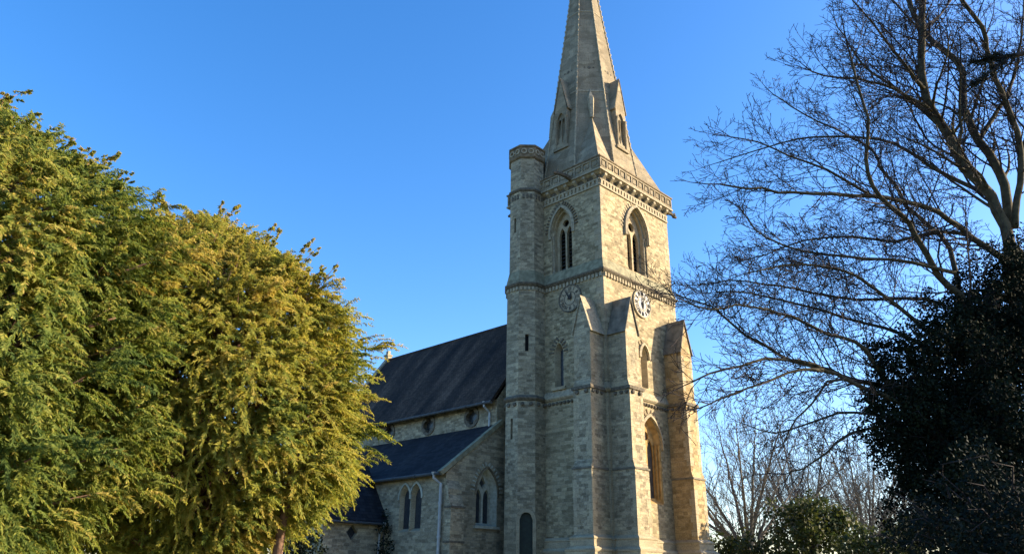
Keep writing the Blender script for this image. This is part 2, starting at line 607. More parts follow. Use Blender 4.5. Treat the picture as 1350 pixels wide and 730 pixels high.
def quatrefoil(cx, cz, r, n=8):
    pts = []
    for k in range(4):
        a0 = k * math.pi / 2
        ox, oz = cx + 0.5 * r * math.cos(a0), cz + 0.5 * r * math.sin(a0)
        for i in range(n):
            a = a0 - math.pi * 0.46 + math.pi * 0.92 * i / (n - 1)
            pts.append((ox + 0.5 * r * math.cos(a), oz + 0.5 * r * math.sin(a)))
    return pts


def sheet(g, fr, outer, holes=(), d=0.0):
    """flat face with holes in a frame"""
    polys = [[Vector((u, z, 0)) for u, z in outer]] + [[Vector((u, z, 0)) for u, z in h] for h in holes]
    flat = [p for q in polys for p in q]
    tris = tessellate_polygon(polys)
    g.add([fr.P(p.x, p.y, d) for p in flat], [tuple(t) for t in tris])


def reveal(g, fr, outline, d0, d1, outline2=None):
    o2 = outline2 or outline
    n = len(outline)
    vs = [fr.P(u, z, d0) for u, z in outline] + [fr.P(u, z, d1) for u, z in o2]
    g.add(vs, [(i, (i + 1) % n, (i + 1) % n + n, i + n) for i in range(n)])


def band(g, fr, path, w0, w1, d0, d1):
    """raised band along an open path of (u,z), from offset w0 to w1 outward"""
    n = len(path)
    rows = []
    for i in range(n):
        a = Vector(path[max(i - 1, 0)]); b = Vector(path[min(i + 1, n - 1)])
        t = (b - a).normalized()
        nn = Vector((t.y, -t.x))
        p = Vector(path[i])
        q0, q1 = p + nn * w0, p + nn * w1
        rows.append([fr.P(q0.x, q0.y, d0), fr.P(q0.x, q0.y, d1), fr.P(q1.x, q1.y, d1 * 0.75), fr.P(q1.x, q1.y, d0)])
    vs = [p for r in rows for p in r]
    fs = []
    for i in range(n - 1):
        for k in range(3):
            fs.append((i * 4 + k, i * 4 + k + 1, (i + 1) * 4 + k + 1, (i + 1) * 4 + k))
    fs += [(0, 1, 2, 3), ((n - 1) * 4 + 3, (n - 1) * 4 + 2, (n - 1) * 4 + 1, (n - 1) * 4)]
    g.add(vs, fs)


def slab(g, fr, outer, holes, d0, d1):
    sheet(g, fr, outer, holes, d0)
    for h in holes:
        reveal(g, fr, h, d0, d1)


def arch_path(cx, w, z1, z2, drop=0.0, n=9):
    pts = arch(cx, w, z1, z1, z2, n)[2:]
    if drop:
        pts = [(cx + w, z1 - drop)] + pts + [(cx - w, z1 - drop)]
    return pts


def voussoirs(g, fr, cx, w, z1, z2, count, length, thick, d, skip=2, jitter=0.0):
    """radial blocks standing proud round an arch, every skip-th stone"""
    path = arch_path(cx, w, z1, z2, 0, 40)
    L_ = [0]
    for i in range(1, len(path)):
        L_.append(L_[-1] + math.dist(path[i], path[i - 1]))
    for k in range(count):
        s = L_[-1] * (k + 0.5) / count
        i = next(j for j in range(1, len(L_)) if L_[j] >= s)
        f = (s - L_[i - 1]) / (L_[i] - L_[i - 1])
        p = Vector(path[i - 1]).lerp(Vector(path[i]), f)
        t = (Vector(path[i]) - Vector(path[i - 1])).normalized()
        n = Vector((t.y, -t.x))
        ln = length * (1 + random.uniform(-jitter, jitter))
        c = p + n * (ln / 2)
        g.obox(fr.P(c.x, c.y, d / 2), fr.U * t.x * thick / 2 + Vector((0, 0, t.y * thick / 2)),
               fr.U * n.x * ln / 2 + Vector((0, 0, n.y * ln / 2)), fr.N * (d / 2 + 0.004))


# ---- tower walls
oL = arch(2.58, 0.66, 15.78, 18.05, 19.25)          # belfry opening, shaded face
oR = arch(3.02, 0.86, 15.85, 18.0, 19.45)           # belfry opening, sunlit face
lL = arch(2.8, 0.27, 9.92, 11.55, 12.1)
lR = arch(2.96, 0.26, 9.98, 11.5, 12.0)
wR = arch(3.13, 0.80, 4.75, 7.35, 8.6)

g = G()
sheet(g, FL, [(0, 0), (T, 0), (T, ZS2), (0, ZS2)], [lL])
sheet(g, FR, [(0, 0), (T, 0), (T, ZS2), (0, ZS2)], [lR, wR])
g.add([(T, 0, 0), (T, T, 0), (0, T, 0), (T, 0, ZS2), (T, T, ZS2), (0, T, ZS2)], [(0, 1, 4, 3), (1, 2, 5, 4)])
e = T - SB
sheet(g, FLu, [(SB, ZS2), (e, ZS2), (e, ZC), (SB, ZC)], [oL])
sheet(g, FRu, [(SB, ZS2), (e, ZS2), (e, ZC), (SB, ZC)], [oR])
g.add([(e, SB, ZS2), (e, e, ZS2), (SB, e, ZS2), (e, SB, ZC), (e, e, ZC), (SB, e, ZC)], [(0, 1, 4, 3), (1, 2, 5, 4)])
# quoins (alternating long and short corner stones) are part of the wall
g.cur = 1
z, k = ZP + 0.05, 0
while z < ZC - 0.75:
    h = random.uniform(0.26, 0.36)
    if not (ZS1 - 0.35 < z < ZS1 + 0.15 or ZS2 - 0.45 < z < ZS2 + 0.45):
        s = SB if z > ZS2 else 0.0
        a_, b_ = (0.42, 0.2) if k % 2 else (0.2, 0.42)
        p = 0.007
        if z > ZS2 or z > 13.7 or True:
            g.box(s - p, s + a_, s - p, s + b_, z, z + h - 0.012)
            g.box(T - s - a_, T - s + p, s - p, s + b_, z, z + h - 0.012)
    z += h
    k += 1
TWALL = g.build("tower_wall", [M['rubble'], M['ashlar']], CH)

TW = [(0, 0), (T, 0), (T, T), (0, T)]
TWu = [(SB, SB), (e, SB), (e, e), (SB, e)]
# string courses: moulded lip plus a steep weathering above
g = G()
g.sweep(TW, [(0, ZS2 - 0.16), (0.05, ZS2 - 0.14), (0.13, ZS2 - 0.05), (0.14, ZS2 + 0.02), (0.07, ZS2 + 0.06)])
STR2 = g.build("string_course", M['dark_stone'], CH)
g = G()
g.sweep(TW, [(0.07, ZS2 + 0.055), (-SB - 0.004, ZS2 + 0.62)])
g.build("weathering", M['green_stone'], CH)
g = G()
g.sweep(TW, [(0, ZS1 - 0.13), (0.05, ZS1 - 0.1), (0.12, ZS1 - 0.02), (0.12, ZS1 + 0.04), (0.0, ZS1 + 0.32)])
STR1 = g.build("string_course", M['mid_stone'], CH)
# corbels below the strings
g = G()
for fr in (FL, FR):
    n = 27
    for i in range(n):
        u = 0.12 + (T - 0.24) * i / (n - 1)
        g.obox(fr.P(u, ZS2 - 0.27, 0.035), fr.U * 0.06, fr.N * 0.04, (0, 0, 0.1))
build_each(g, "dentil", M['mid_stone'], STR2)
g = G()
for fr in (FL, FR):
    for i in range(16):
        u = 1.35 + 3.4 * i / 15
        c = fr.P(u, ZS1 - 0.26, 0.0)
        g.tube([c - fr.N * 0.01, c + fr.N * 0.06, c + fr.N * 0.1], [0.085, 0.085, 0.04], 7)
build_each(g, "corbel", M['dark_stone'], STR1)

# cornice, corbels, panelled parapet
g = G()
g.sweep(TWu, [(0, ZC - 0.18), (0.06, ZC - 0.16), (0.2, ZC - 0.06), (0.28, ZC - 0.04), (0.28, ZC + 0.05), (0.22, ZC + 0.08)])
CORN = g.build("cornice", M['mid_stone'], CH)
g = G()
for fr in (FLu, FRu):
    n = 10
    for i in range(n):
        u = 0.32 + (T - 0.64) * i / (n - 1)
        g.prism([fr.P(u - 0.09, ZC - 0.1, 0.005), fr.P(u - 0.09, ZC - 0.1, 0.25), fr.P(u - 0.09, ZC - 0.22, 0.24), fr.P(u - 0.09, ZC - 0.4, 0.0)], fr.U * 0.18)
build_each(g, "bracket", M['mid_stone'], CORN)
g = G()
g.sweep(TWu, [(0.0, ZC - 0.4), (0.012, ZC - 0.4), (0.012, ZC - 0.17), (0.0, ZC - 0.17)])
g.build("shade_band", M['dark_stone'], CORN)  # dark strip that paints in the shade between the brackets
g = G()
for fr in (FLu, FRu):
    n = 24
    for i in range(n):
        u = 0.2 + (T - 0.4) * i / (n - 1)
        g.obox(fr.P(u, ZC - 0.58, 0.03), fr.U * 0.07, fr.N * 0.034, (0, 0, 0.11))
    g.obox(fr.P(T / 2, ZC - 0.74, 0.03), fr.U * (T / 2 - SB), fr.N * 0.035, (0, 0, 0.045))
    g.obox(fr.P(T / 2, ZC - 0.425, 0.03), fr.U * (T / 2 - SB), fr.N * 0.032, (0, 0, 0.04))
g.build("frieze", M['mid_stone'], CH)
g = G()
g.sweep(TWu, [(0.2, ZC + 0.07), (0.2, ZT - 0.1)])
g.cur = 1
for fr in (FLu, FRu):
    n = 12
    for i in range(n + 1):
        u = -0.1 + (T + 0.2) * i / n
        g.obox(fr.P(u, (ZC + ZT) / 2, 0.225), fr.U * 0.045, fr.N * 0.028, (0, 0, 0.27))
    for zz in (ZC + 0.125, ZT - 0.145):
        g.obox(fr.P(T / 2, zz, 0.224), fr.U * (T / 2 + 0.1), fr.N * 0.026, (0, 0, 0.05))
    for i in range(n):
        u = -0.1 + (T + 0.2) * (i + 0.5) / n
        g.obox(fr.P(u, (ZC + ZT) / 2, 0.212), fr.U * 0.12, fr.N * 0.02, (0, 0, 0.13))
g.build("parapet", [M['rubble_grey'], M['spire']], CH)
g = G()
g.sweep(TWu, [(0.2, ZT - 0.1), (0.29, ZT - 0.08), (0.29, ZT - 0.01), (0.2, ZT + 0.03), (-0.3, ZT - 0.02), (-1.2, ZT - 0.02)])
g.build("coping", M['brown_stone'], CH)

# gargoyles
def gargoyle(p, d, ln):
    d = Vector(d).normalized()
    p = Vector(p)
    g = G()
    pts = [p, p + d * ln * 0.35 + Vector((0, 0, 0.03)), p + d * ln * 0.7 + Vector((0, 0, -0.02)), p + d * ln + Vector((0, 0, -0.1))]
    g.tube(pts, [0.15, 0.13, 0.1, 0.12], 6)
    side = d.cross(Vector((0, 0, 1)))
    hd = pts[-1]
    g.tube([hd - d * 0.05, hd + d * 0.14 + Vector((0, 0, -0.05))], [0.13, 0.06], 6)
    for s in (-1, 1):
        g.obox(hd + side * s * 0.09 + Vector((0, 0, 0.1)) - d * 0.05, side * 0.02, d * 0.04, (0, 0, 0.06))
    g.build("gargoyle", M['dark_stone'], CH)


gargoyle((-0.1, 1.75, ZC + 0.08), (-1, 0, 0), 1.25)
gargoyle((T - 0.05, 0.05, ZC - 0.12), (1, -0.25, 0), 0.55)
gargoyle((0.5, T, ZC - 0.2), (-1, 1, 0), 0.4)


# ---- windows of the tower
def belfry_window(fr, cx, o, w_in, z0, z1, z2, hood_mat, dv, deep):
    g = G()
    o1 = arch(cx, w_in + 0.1, z0 + 0.06, z1, z2 - 0.12)
    o2 = arch(cx, w_in, z0 + 0.1, z1, z2 - 0.24)
    reveal(g, fr, o, 0, -deep * 0.45)
    reveal(g, fr, o, -deep * 0.45, -deep * 0.45, o1)
    reveal(g, fr, o1, -deep * 0.45, -deep)
    reveal(g, fr, o1, -deep, -deep, o2)
    lw = w_in * 0.4
    zc = z1 - 0.15
    holes = [arch(cx - w_in * 0.5, lw, z0 + 0.12, zc - 0.1, zc + 0.42, 7), arch(cx + w_in * 0.5, lw, z0 + 0.12, zc - 0.1, zc + 0.42, 7),
             circle(cx, z1 + 0.48, w_in * 0.4)]
    slab(g, fr, o2, holes, -deep - 0.002, -deep - 0.16)
    w = g.build("belfry_window", M['ashlar'], CH)
    # louvres
    g = G()
    z = z0 + 0.2
    while z < zc + 0.35:
        for s in (-1, 1):
            c = fr.P(cx + s * w_in * 0.5, z, -deep - 0.26)
            g.obox(c, fr.U * (lw + 0.05), fr.N * 0.1 - Vector((0, 0, 0.075)), (fr.N * 0.6 + Vector((0, 0, 0.8))) * 0.014)
        z += 0.2
    sheet(g, fr, arch(cx, w_in + 0.05, z0 + 0.1, z1, z2 - 0.2), [], -deep - 0.42)
    g.build("louvre", M['louvre'], w)
    g = G()
    ow = max(u for u, _ in o) - cx
    ztop = max(z for _, z in o)
    zsp = o[2][1]
    band(g, fr, arch_path(cx, ow, zsp, ztop, 0.35), 0.05, 0.2, -0.01, dv)
    g.build("hood_mould", hood_mat, w)
    g = G()
    # small shafts with caps beside the opening
    for s in (-1, 1):
        u = cx + s * (w_in + 0.16)
        g.tube([fr.P(u, z0 + 0.1, -deep * 0.4), fr.P(u, z1 - 0.16, -deep * 0.4)], 0.055, 8)
        g.tube([fr.P(u, z1 - 0.18, -deep * 0.4), fr.P(u, z1, -deep * 0.4)], [0.06, 0.11], 8)
        g.tube([fr.P(u, z0 + 0.04, -deep * 0.4), fr.P(u, z0 + 0.16, -deep * 0.4)], [0.1, 0.06], 8)
    build_each(g, "shaft", M['mid_stone'], w)
    return w


bl = belfry_window(FLu, 2.58, oL, 0.5, 15.78, 18.05, 19.25, M['mid_stone'], 0.09, 0.34)
g = G()
voussoirs(g, FLu, 2.58, 0.88, 18.05, 19.5, 22, 0.2, 0.065, 0.05)
build_each(g, "voussoir", M['dark_stone'], bl)
br = belfry_window(FRu, 3.02, oR, 0.62, 15.85, 18.0, 19.45, M['mid_stone'], 0.16, 0.3)
g = G()
voussoirs(g, FRu, 3.02, 1.08, 18.0, 19.72, 20, 0.18, 0.07, 0.025)
build_each(g, "voussoir", M['mid_stone'], br)


def lancet(fr, cx, o, depth, w_in, z0, z1, z2, parent, mat, dark, count, name="lancet_window"):
    g = G()
    o1 = arch(cx, w_in, z0 + 0.05, z1, z2 - 0.1)
    reveal(g, fr, o, 0, -depth, o1)
    w = g.build(name, M['ashlar'], parent)
    g = G()
    sheet(g, fr, o1, [], -depth)
    g.build("glass", M['glass'], w)
    g = G()
    voussoirs(g, fr, cx, w_in + 0.16, z1, z2 + 0.1, count, 0.26, 0.085, 0.03, jitter=0.2)
    build_each(g, "voussoir", dark, w)
    return w


wl = lancet(FL, 2.8, lL, 0.3, 0.15, 9.92, 11.55, 12.1, CH, M['ashlar'], M['dark_stone'], 9)
wr_ = lancet(FR, 2.96, lR, 0.3, 0.15, 9.98, 11.5, 12.0, CH, M['ashlar'], M['brown_stone'], 7)
g = G()
band(g, FR, arch_path(2.96, 0.26, 11.5, 12.0, 0.1), 0.06, 0.18, -0.01, 0.13)
g.build("hood_mould", M['mid_stone'], wr_)
g = G()
g.obox(FL.P(2.8, 9.86, 0.03), FL.U * 0.42, FL.N * 0.07, (0, 0, 0.07))
g.build("sill", M['ashlar'], wl)

# big west window
g = G()
o1 = arch(3.13, 0.62, 4.95, 7.4, 8.42)
o2 = arch(3.13, 0.57, 5.0, 7.4, 8.34)
reveal(g, FR, wR, 0, -0.24, o1)
reveal(g, FR, o1, -0.24, -0.24, o2)
slab(g, FR, o2, [arch(2.84, 0.245, 5.02, 7.1, 7.6, 7), arch(3.42, 0.245, 5.02, 7.1, 7.6, 7), circle(3.13, 7.78, 0.2)], -0.25, -0.33)
w = g.build("west_window", M['ochre'], CH)
g = G()
sheet(g, FR, o2, [], -0.33)
g.build("glass", M['glass'], w)
g = G()
band(g, FR, arch_path(3.13, 0.8, 7.35, 8.6, 0.15), 0.05, 0.18, -0.01, 0.11)
g.build("hood_mould", M['mid_stone'], w)
g = G()
voussoirs(g, FR, 3.13, 1.0, 7.35, 8.82, 16, 0.22, 0.08, 0.03)
build_each(g, "voussoir", M['brown_stone'], w)
g = G()
for s in (-1, 1):
    for q, dd in ((0.12, -0.06), (0.05, -0.17)):
        u = 3.13 + s * (0.57 + q + 0.03)
        g.tube([FR.P(u, 5.0, dd), FR.P(u, 7.3, dd)], 0.05, 8)
        g.tube([FR.P(u, 7.26, dd), FR.P(u, 7.42, dd)], [0.05, 0.09], 8)
build_each(g, "shaft", M['ochre'], w)


# ---- clock dials
NUM = ["XII", "I", "II", "III", "IIII", "V", "VI", "VII", "VIII", "IX", "X", "XI"]


def clock(fr, cu, cz, r, dial, ink, rim, hands, minute, hour, skeleton=False):
    g = G()
    ns = 40
    if skeleton:
        sheet(g, fr, [(cu + u, cz + z) for u, z in circle(0, 0, r, ns)], [[(cu + u, cz + z) for u, z in circle(0, 0, r * 0.24, ns)]], 0.05)
        reveal(g, fr, circle(cu, cz, r * 0.24, ns), 0.05, 0.0)
    else:
        sheet(g, fr, circle(cu, cz, r, ns), [], 0.05)
    reveal(g, fr, circle(cu, cz, r, ns), 0.05, -0.01)
    o = g.build("clock_face", dial, CH)
    g = G()
    for q0, q1, dd in (((r * 0.93, r * 1.04, 0.075)), ((r * 0.47, r * 0.53, 0.062))):
        vs, fs = [], []
        for i in range(ns):
            a = 2 * math.pi * i / ns
            for q, d_ in ((q0, 0.051), (q0, dd), (q1, dd), (q1, 0.0)):
                vs.append(fr.P(cu + q * math.cos(a), cz + q * math.sin(a), d_))
        for i in range(ns):
            j = (i + 1) % ns
            for k in range(3):
                fs.append((i * 4 + k, j * 4 + k, j * 4 + k + 1, i * 4 + k + 1))
        g.add(vs, fs)
    g.build("rim", rim, o)
    g = G()
    # u runs to the viewer's right on the sunlit face and to the left on the shaded one
    sgn = 1 if fr.N.cross(Vector((0, 0, 1))).dot(fr.U) < 0 else -1
    hN = r * 0.26

    def bar(x0, y0, x1, y1, th, ang, rad):
        # local x along the rim (clockwise), y outwards
        c, s = math.cos(ang), math.sin(ang)

        def W(x, y):
            X = (rad + y) * s + x * c
            Y = (rad + y) * c - x * s
            return cu + sgn * X, cz + Y
        p0, p1 = Vector(W(x0, y0)), Vector(W(x1, y1))
        t = (p1 - p0) / 2
        n = Vector((-t.y, t.x)).normalized() * th / 2
        m_ = (p0 + p1) / 2
        g.obox(fr.P(m_.x, m_.y, 0.06), fr.U * t.x + Vector((0, 0, t.y)), fr.U * n.x + Vector((0, 0, n.y)), fr.N * 0.011)
    for i, s in enumerate(NUM):
        g = G()
        ang = 2 * math.pi * i / 12
        wd = {'I': 0.085, 'V': 0.15, 'X': 0.15}
        tot = sum(wd[c] for c in s) * r
        x = -tot / 2
        for c in s:
            w = wd[c] * r
            th = r * 0.05
            if c == 'I':
                bar(x + w / 2, -hN / 2, x + w / 2, hN / 2, th, ang, r * 0.73)
            elif c == 'V':
                bar(x + th / 2, hN / 2, x + w / 2, -hN / 2, th, ang, r * 0.73)
                bar(x + w - th / 2, hN / 2, x + w / 2, -hN / 2, th * 0.7, ang, r * 0.73)
            else:
                bar(x + th / 2, hN / 2, x + w - th / 2, -hN / 2, th, ang, r * 0.73)
                bar(x + w - th / 2, hN / 2, x + th / 2, -hN / 2, th * 0.7, ang, r * 0.73)
            x += w
        g.build("numeral", ink, o)
    g = G()
    for ang, ln, wd in ((minute, r * 0.82, r * 0.08), (hour, r * 0.52, r * 0.13)):
        d = Vector((sgn * math.sin(ang), math.cos(ang)))
        n = Vector((-d.y, d.x))
        p = Vector((cu, cz))
        q = [p - d * ln * 0.2 - n * wd * 0.5, p - d * ln * 0.2 + n * wd * 0.5, p + n * wd, p + d * ln, p - n * wd]
        q = [q[0], q[4], q[3], q[2], q[1]]
        g.prism([fr.P(v.x, v.y, 0.085 + 0.01 * (ln > r * 0.6)) for v in q], fr.N * 0.008)
    g.tube([fr.P(cu, cz, 0.05), fr.P(cu, cz, 0.11)], r * 0.1, 10)
    g.build("clock_hands", hands, o)
    return o


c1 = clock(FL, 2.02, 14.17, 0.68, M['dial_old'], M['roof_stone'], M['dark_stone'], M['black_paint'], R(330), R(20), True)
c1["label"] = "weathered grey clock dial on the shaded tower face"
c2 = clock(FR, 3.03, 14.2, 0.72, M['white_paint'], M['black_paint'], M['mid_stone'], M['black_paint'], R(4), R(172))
c2["label"] = "white clock dial on the sunlit tower face"


# ---- buttresses
def buttress(fr, cu, mat='rubble_grey', cap='roof_stone'):
    hw = 0.47
    b = G()
    # stages: projection, z0, z1 with sloped set-off above each
    st = [(1.16, 0.0, 5.95), (1.06, 5.95, ZS1), (0.97, ZS1, 12.0)]
    for i, (p, z0, z1) in enumerate(st):
        h = hw + (0.035 if i == 0 else 0.015 if i == 1 else 0)
        nxt = st[i + 1][0] if i < 2 else p
        top = z1 + (0.32 if i < 2 else 0)
        hn = hw + (0.015 if i == 0 else 0)
        if i < 2:
            pts0 = [(-h, 0.02, z0), (h, 0.02, z0), (h, p, z0), (-h, p, z0)]
            ring = lambda zz, h_, p_: [fr.P(cu - h_, zz, 0.02 - 0.03), fr.P(cu + h_, zz, 0.02 - 0.03), fr.P(cu + h_, zz, p_), fr.P(cu - h_, zz, p_)]
            r0, r1, r2 = ring(z0, h, p), ring(z1, h, p), ring(top, hn, nxt)
            vs = r0 + r1 + r2
            fs = [(k, (k + 1) % 4, (k + 1) % 4 + 4, k + 4) for k in range(4)] + [(k + 4, (k + 1) % 4 + 4, (k + 1) % 4 + 8, k + 8) for k in range(4)]
            b.add(vs, fs)
        else:
            b.prism([fr.P(cu - h, z0, p), fr.P(cu + h, z0, p), fr.P(cu + h, z1, p), fr.P(cu, 13.55, p), fr.P(cu - h, z1, p)], fr.N * -(p + 0.01))
    # corner stones of the buttress
    c = b
    c.cur = 1
    z, k = 3.4, 0
    while z < 11.6:
        h = random.uniform(0.27, 0.38)
        p_ = 1.16 if z < 5.6 else 1.06 if z < 8.9 else 0.97
        h_ = hw + (0.035 if z < 5.6 else 0.015 if z < 8.9 else 0)
        if not (5.4 < z < 6.3 or 8.8 < z < 9.85):
            a_, d_ = (0.3, 0.2) if k % 2 else (0.2, 0.3)
            for s in (-1, 1):
                c.obox(fr.P(cu + s * (h_ + 0.006 - a_ / 2), z + h / 2, p_ + 0.006 - d_ / 2), fr.U * a_ / 2, fr.N * d_ / 2, (0, 0, h / 2 - 0.006))
        z += h
        k += 1
    bo = b.build("buttress", [M[mat], M['ashlar']], CH)
    # gable roof stones
    c = G()
    p = 0.97
    for s in (-1, 1):
        e0 = fr.P(cu + s * (hw + 0.05), 11.9, 0)
        e1 = fr.P(cu, 13.62, 0)
        t = (e1 - e0)
        nn = (fr.U * s * t.z - Vector((0, 0, 1)) * (t.dot(fr.U) * s)).normalized()
        q = [e0, e1, e1 + Vector((0, 0, 0.09)), e0 + nn * 0.055 * 1.0]
        c.prism([v + fr.N * (p + 0.06) for v in q], fr.N * -(p + 0.05))
    c.build("gable_coping", M[cap], bo)  # default cap stone is darker: the slope's shade put into its colour
    # string lip, set-off lip, dark corbels
    c = G()
    for zz, p_, h_, th in ((ZS1 - 0.05, 1.06, hw + 0.015, 0.07),):
        c.obox(fr.P(cu, zz, p_ / 2 + 0.03), fr.U * (h_ + 0.07), fr.N * (p_ / 2 + 0.045), (0, 0, th))
    build_each(c, "string_course", M['dark_stone'], bo)
    c = G()
    c.obox(fr.P(cu, 5.93, 1.16 / 2 + 0.03), fr.U * (hw + 0.075), fr.N * (1.16 / 2 + 0.01), (0, 0, 0.04))
    c.build("set_off", M['roof_stone'], bo)
    c = G()
    for u in (-0.26, 0.26):
        q = fr.P(cu + u, ZS1 - 0.24, 1.06)
        c.tube([q - fr.N * 0.01, q + fr.N * 0.07, q + fr.N * 0.09], [0.1, 0.1, 0.05], 7)
    for s in (-1, 1):
        for d in (0.3, 0.62, 0.9):
            q = fr.P(cu + s * (hw + 0.01), ZS1 - 0.24, d)
            c.tube([q, q + fr.U * s * 0.08], [0.1, 0.07], 7)
    build_each(c, "corbel", M['dark_stone'], bo)
    # plinth
    c = G()
    h_, p_ = hw + 0.035, 1.16
    poly = [(-h_, -0.05), (h_, -0.05), (h_, p_), (-h_, p_)]
    for prof in ([(0.26, 0.0), (0.26, 2.6), (0.29, 2.66), (0.29, 2.72), (0.15, 2.82)], [(0.12, 2.75), (0.12, 3.08), (0.15, 3.12), (0.15, 3.17), (0.0, 3.27)]):
        gg = G()
        gg.sweep(poly, prof)
        c.add([fr.P(cu + x, z_, y_) for x, y_, z_ in gg.v], gg.f)
    c.build("plinth", M['ashlar'], bo)
    return bo


buttress(FL, 0.6, 'rubble_grey', 'mid_stone')
buttress(FR, 0.66)
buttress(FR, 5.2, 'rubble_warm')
Fback = Frame((T, T, 0), (0, -1, 0), (1, 0, 0))
buttress(Fback, 0.75)

# plinth of the tower
g = G()
g.sweep(TW, [(0.22, 0), (0.22, 2.58), (0.25, 2.64), (0.25, 2.7), (0.13, 2.8)])
g.sweep(TW, [(0.1, 2.74), (0.1, 3.06), (0.13, 3.1), (0.13, 3.15), (0.0, 3.25)])
g.build("plinth", M['ashlar'], CH)


# ---- stair turret
def octo(W, ca, cb):
    r = W / 2 / math.cos(math.pi / 8)
    return [(ca + r * math.cos(math.pi / 8 + k * math.pi / 4), cb + r * math.sin(math.pi / 8 + k * math.pi / 4)) for k in range(8)]


TC = (-0.30, 4.67)
WL, WU = 1.94, 1.75
O1, O2 = octo(WL, *TC), octo(WU, *TC)


def oct_frame(O, k):
    """frame of facet between vertex k and k+1; u measured from the facet's middle"""
    p, q = Vector((*O[k], 0)), Vector((*O[(k + 1) % 8], 0))
    U = (q - p).normalized()
    N = Vector((U.y, -U.x, 0))
    return Frame((p + q) / 2, U, N), (q - p).length


g = G()
DZ0, DZ1 = 0.35, 4.3
holes_low = {4: [[(-0.29, 0.3), (0.29, 0.3), (0.29, 4.0), (0.2, 4.22), (0.08, 4.3), (-0.08, 4.3), (-0.2, 4.22), (-0.29, 4.0)],
                 [(-0.085, 11.7), (0.085, 11.7), (0.085, 12.55), (-0.085, 12.55)]],
             3: [[(-0.07, 7.55), (0.07, 7.55), (0.07, 8.5), (-0.07, 8.5)]]}
holes_up = {3: [[(-0.07, 18.1), (0.07, 18.1), (0.07, 18.95), (-0.07, 18.95)]]}
slits = []
for k in range(8):
    fr, s = oct_frame(O1, k)
    hs_ = holes_low.get(k, [])
    sheet(g, fr, [(-s / 2, 0), (s / 2, 0), (s / 2, ZS2), (-s / 2, ZS2)], hs_)
    for h in hs_:
        reveal(g, fr, h, 0, -0.22)
        slits.append((fr, h))
    fr, s = oct_frame(O2, k)
    hs_ = holes_up.get(k, [])
    sheet(g, fr, [(-s / 2, ZS2 + 0.5), (s / 2, ZS2 + 0.5), (s / 2, 22.45), (-s / 2, 22.45)], hs_)
    for h in hs_:
        reveal(g, fr, h, 0, -0.22)
        slits.append((fr, h))
TU = g.build("stair_turret", M['rubble_grey'], CH)
for fr, h in slits:
    g = G()
    if len(h) == 8:
        sheet(g, fr, h, [], -0.19)
        for u in (-0.15, 0.0, 0.15):
            g.obox(fr.P(u, 2.2, -0.186), fr.U * 0.008, fr.N * 0.008, (0, 0, 1.9))
        g.build("door", M['door'], TU)
        g = G()
        o = h[2:]
        band(g, fr, [(0.29, 0.3)] + h[2:] + [(-0.29, 0.3)], 0.0, 0.15, -0.02, 0.02)
        g.build("door_surround", M['ashlar'], TU)
    else:
        sheet(g, fr, h, [], -0.2)
        g.build("slit_window", M['void'], TU)
g = G()
g.sweep(O1, [(0, ZS2 - 0.16), (0.05, ZS2 - 0.14), (0.12, ZS2 - 0.05), (0.13, ZS2 + 0.02), (0.06, ZS2 + 0.06)])
g.sweep(O1, [(0, ZS1 - 0.13), (0.05, ZS1 - 0.1), (0.11, ZS1 - 0.02), (0.11, ZS1 + 0.03), (0.0, ZS1 + 0.14)])
g.sweep(O2, [(0, 20.4), (0.04, 20.42), (0.08, 20.48), (0.08, 20.55), (0.0, 20.62)])
build_each(g, "string_course", M['dark_stone'], TU)
g = G()
g.sweep(O1, [(0.06, ZS2 + 0.055), (-(WL - WU) / 2 - 0.003, ZS2 + 0.75)])
g.build("weathering", M['green_stone'], TU)
g = G()
for k in range(8):
    fr, s = oct_frame(O1, k)
    for i in range(4):
        u = -s / 2 + s * (i + 0.5) / 4
        g.obox(fr.P(u, ZS2 - 0.27, 0.03), fr.U * 0.055, fr.N * 0.035, (0, 0, 0.09))
build_each(g, "dentil", M['mid_stone'], TU)
g = G()
for k in range(8):
    fr, s = oct_frame(O1, k)
    for u in (-0.2, 0.2):
        q = fr.P(u, ZS1 - 0.28, 0)
        g.tube([q - fr.N * 0.01, q + fr.N * 0.07, q + fr.N * 0.09], [0.1, 0.1, 0.05], 7)
build_each(g, "corbel", M['dark_stone'], TU)
g = G()
for k in range(8):
    fr, s = oct_frame(O2, k)
    for u in (-0.2, 0, 0.2):
        g.obox(fr.P(u, 20.12, 0.01), fr.U * 0.055, fr.N * 0.02, (0, 0, 0.13))
build_each(g, "upper_corbel", M['dark_stone'], TU)  # dark corbel blocks standing for a row of small dark openings
g = G()
g.sweep(O2, [(0, 22.38), (0.05, 22.4), (0.1, 22.46), (0.1, 22.52), (0.06, 22.54), (0.06, 23.05), (0.11, 23.08), (0.11, 23.17), (0.0, 23.22), (-0.14, 23.22), (-0.14, 22.7), (-0.8, 22.7)])
g.build("turret_parapet", M['brown_stone'], TU)
g = G()
for k in range(8):
    fr, s = oct_frame(O2, k)
    for u in (-0.19, 0.19):
        vs, fs = [], []
        for i in range(14):
            a = 2 * math.pi * i / 14
            for q, d in ((0.10, 0.055), (0.10, 0.1), (0.165, 0.1), (0.165, 0.055)):
                vs.append(fr.P(u + q * math.cos(a), 22.8 + q * math.sin(a), d))
        for i in range(14):
            j = (i + 1) % 14
            for m_ in range(3):
                fs.append((i * 4 + m_, j * 4 + m_, j * 4 + m_ + 1, i * 4 + m_ + 1))
        g.add(vs, fs)
build_each(g, "roundel", M['mid_stone'], TU)

# ---- spire
SPX, SPW, SPZ0, SPZ1 = 3.05, 5.2, 21.15, 41.16
OS = octo(SPW, SPX, SPX)


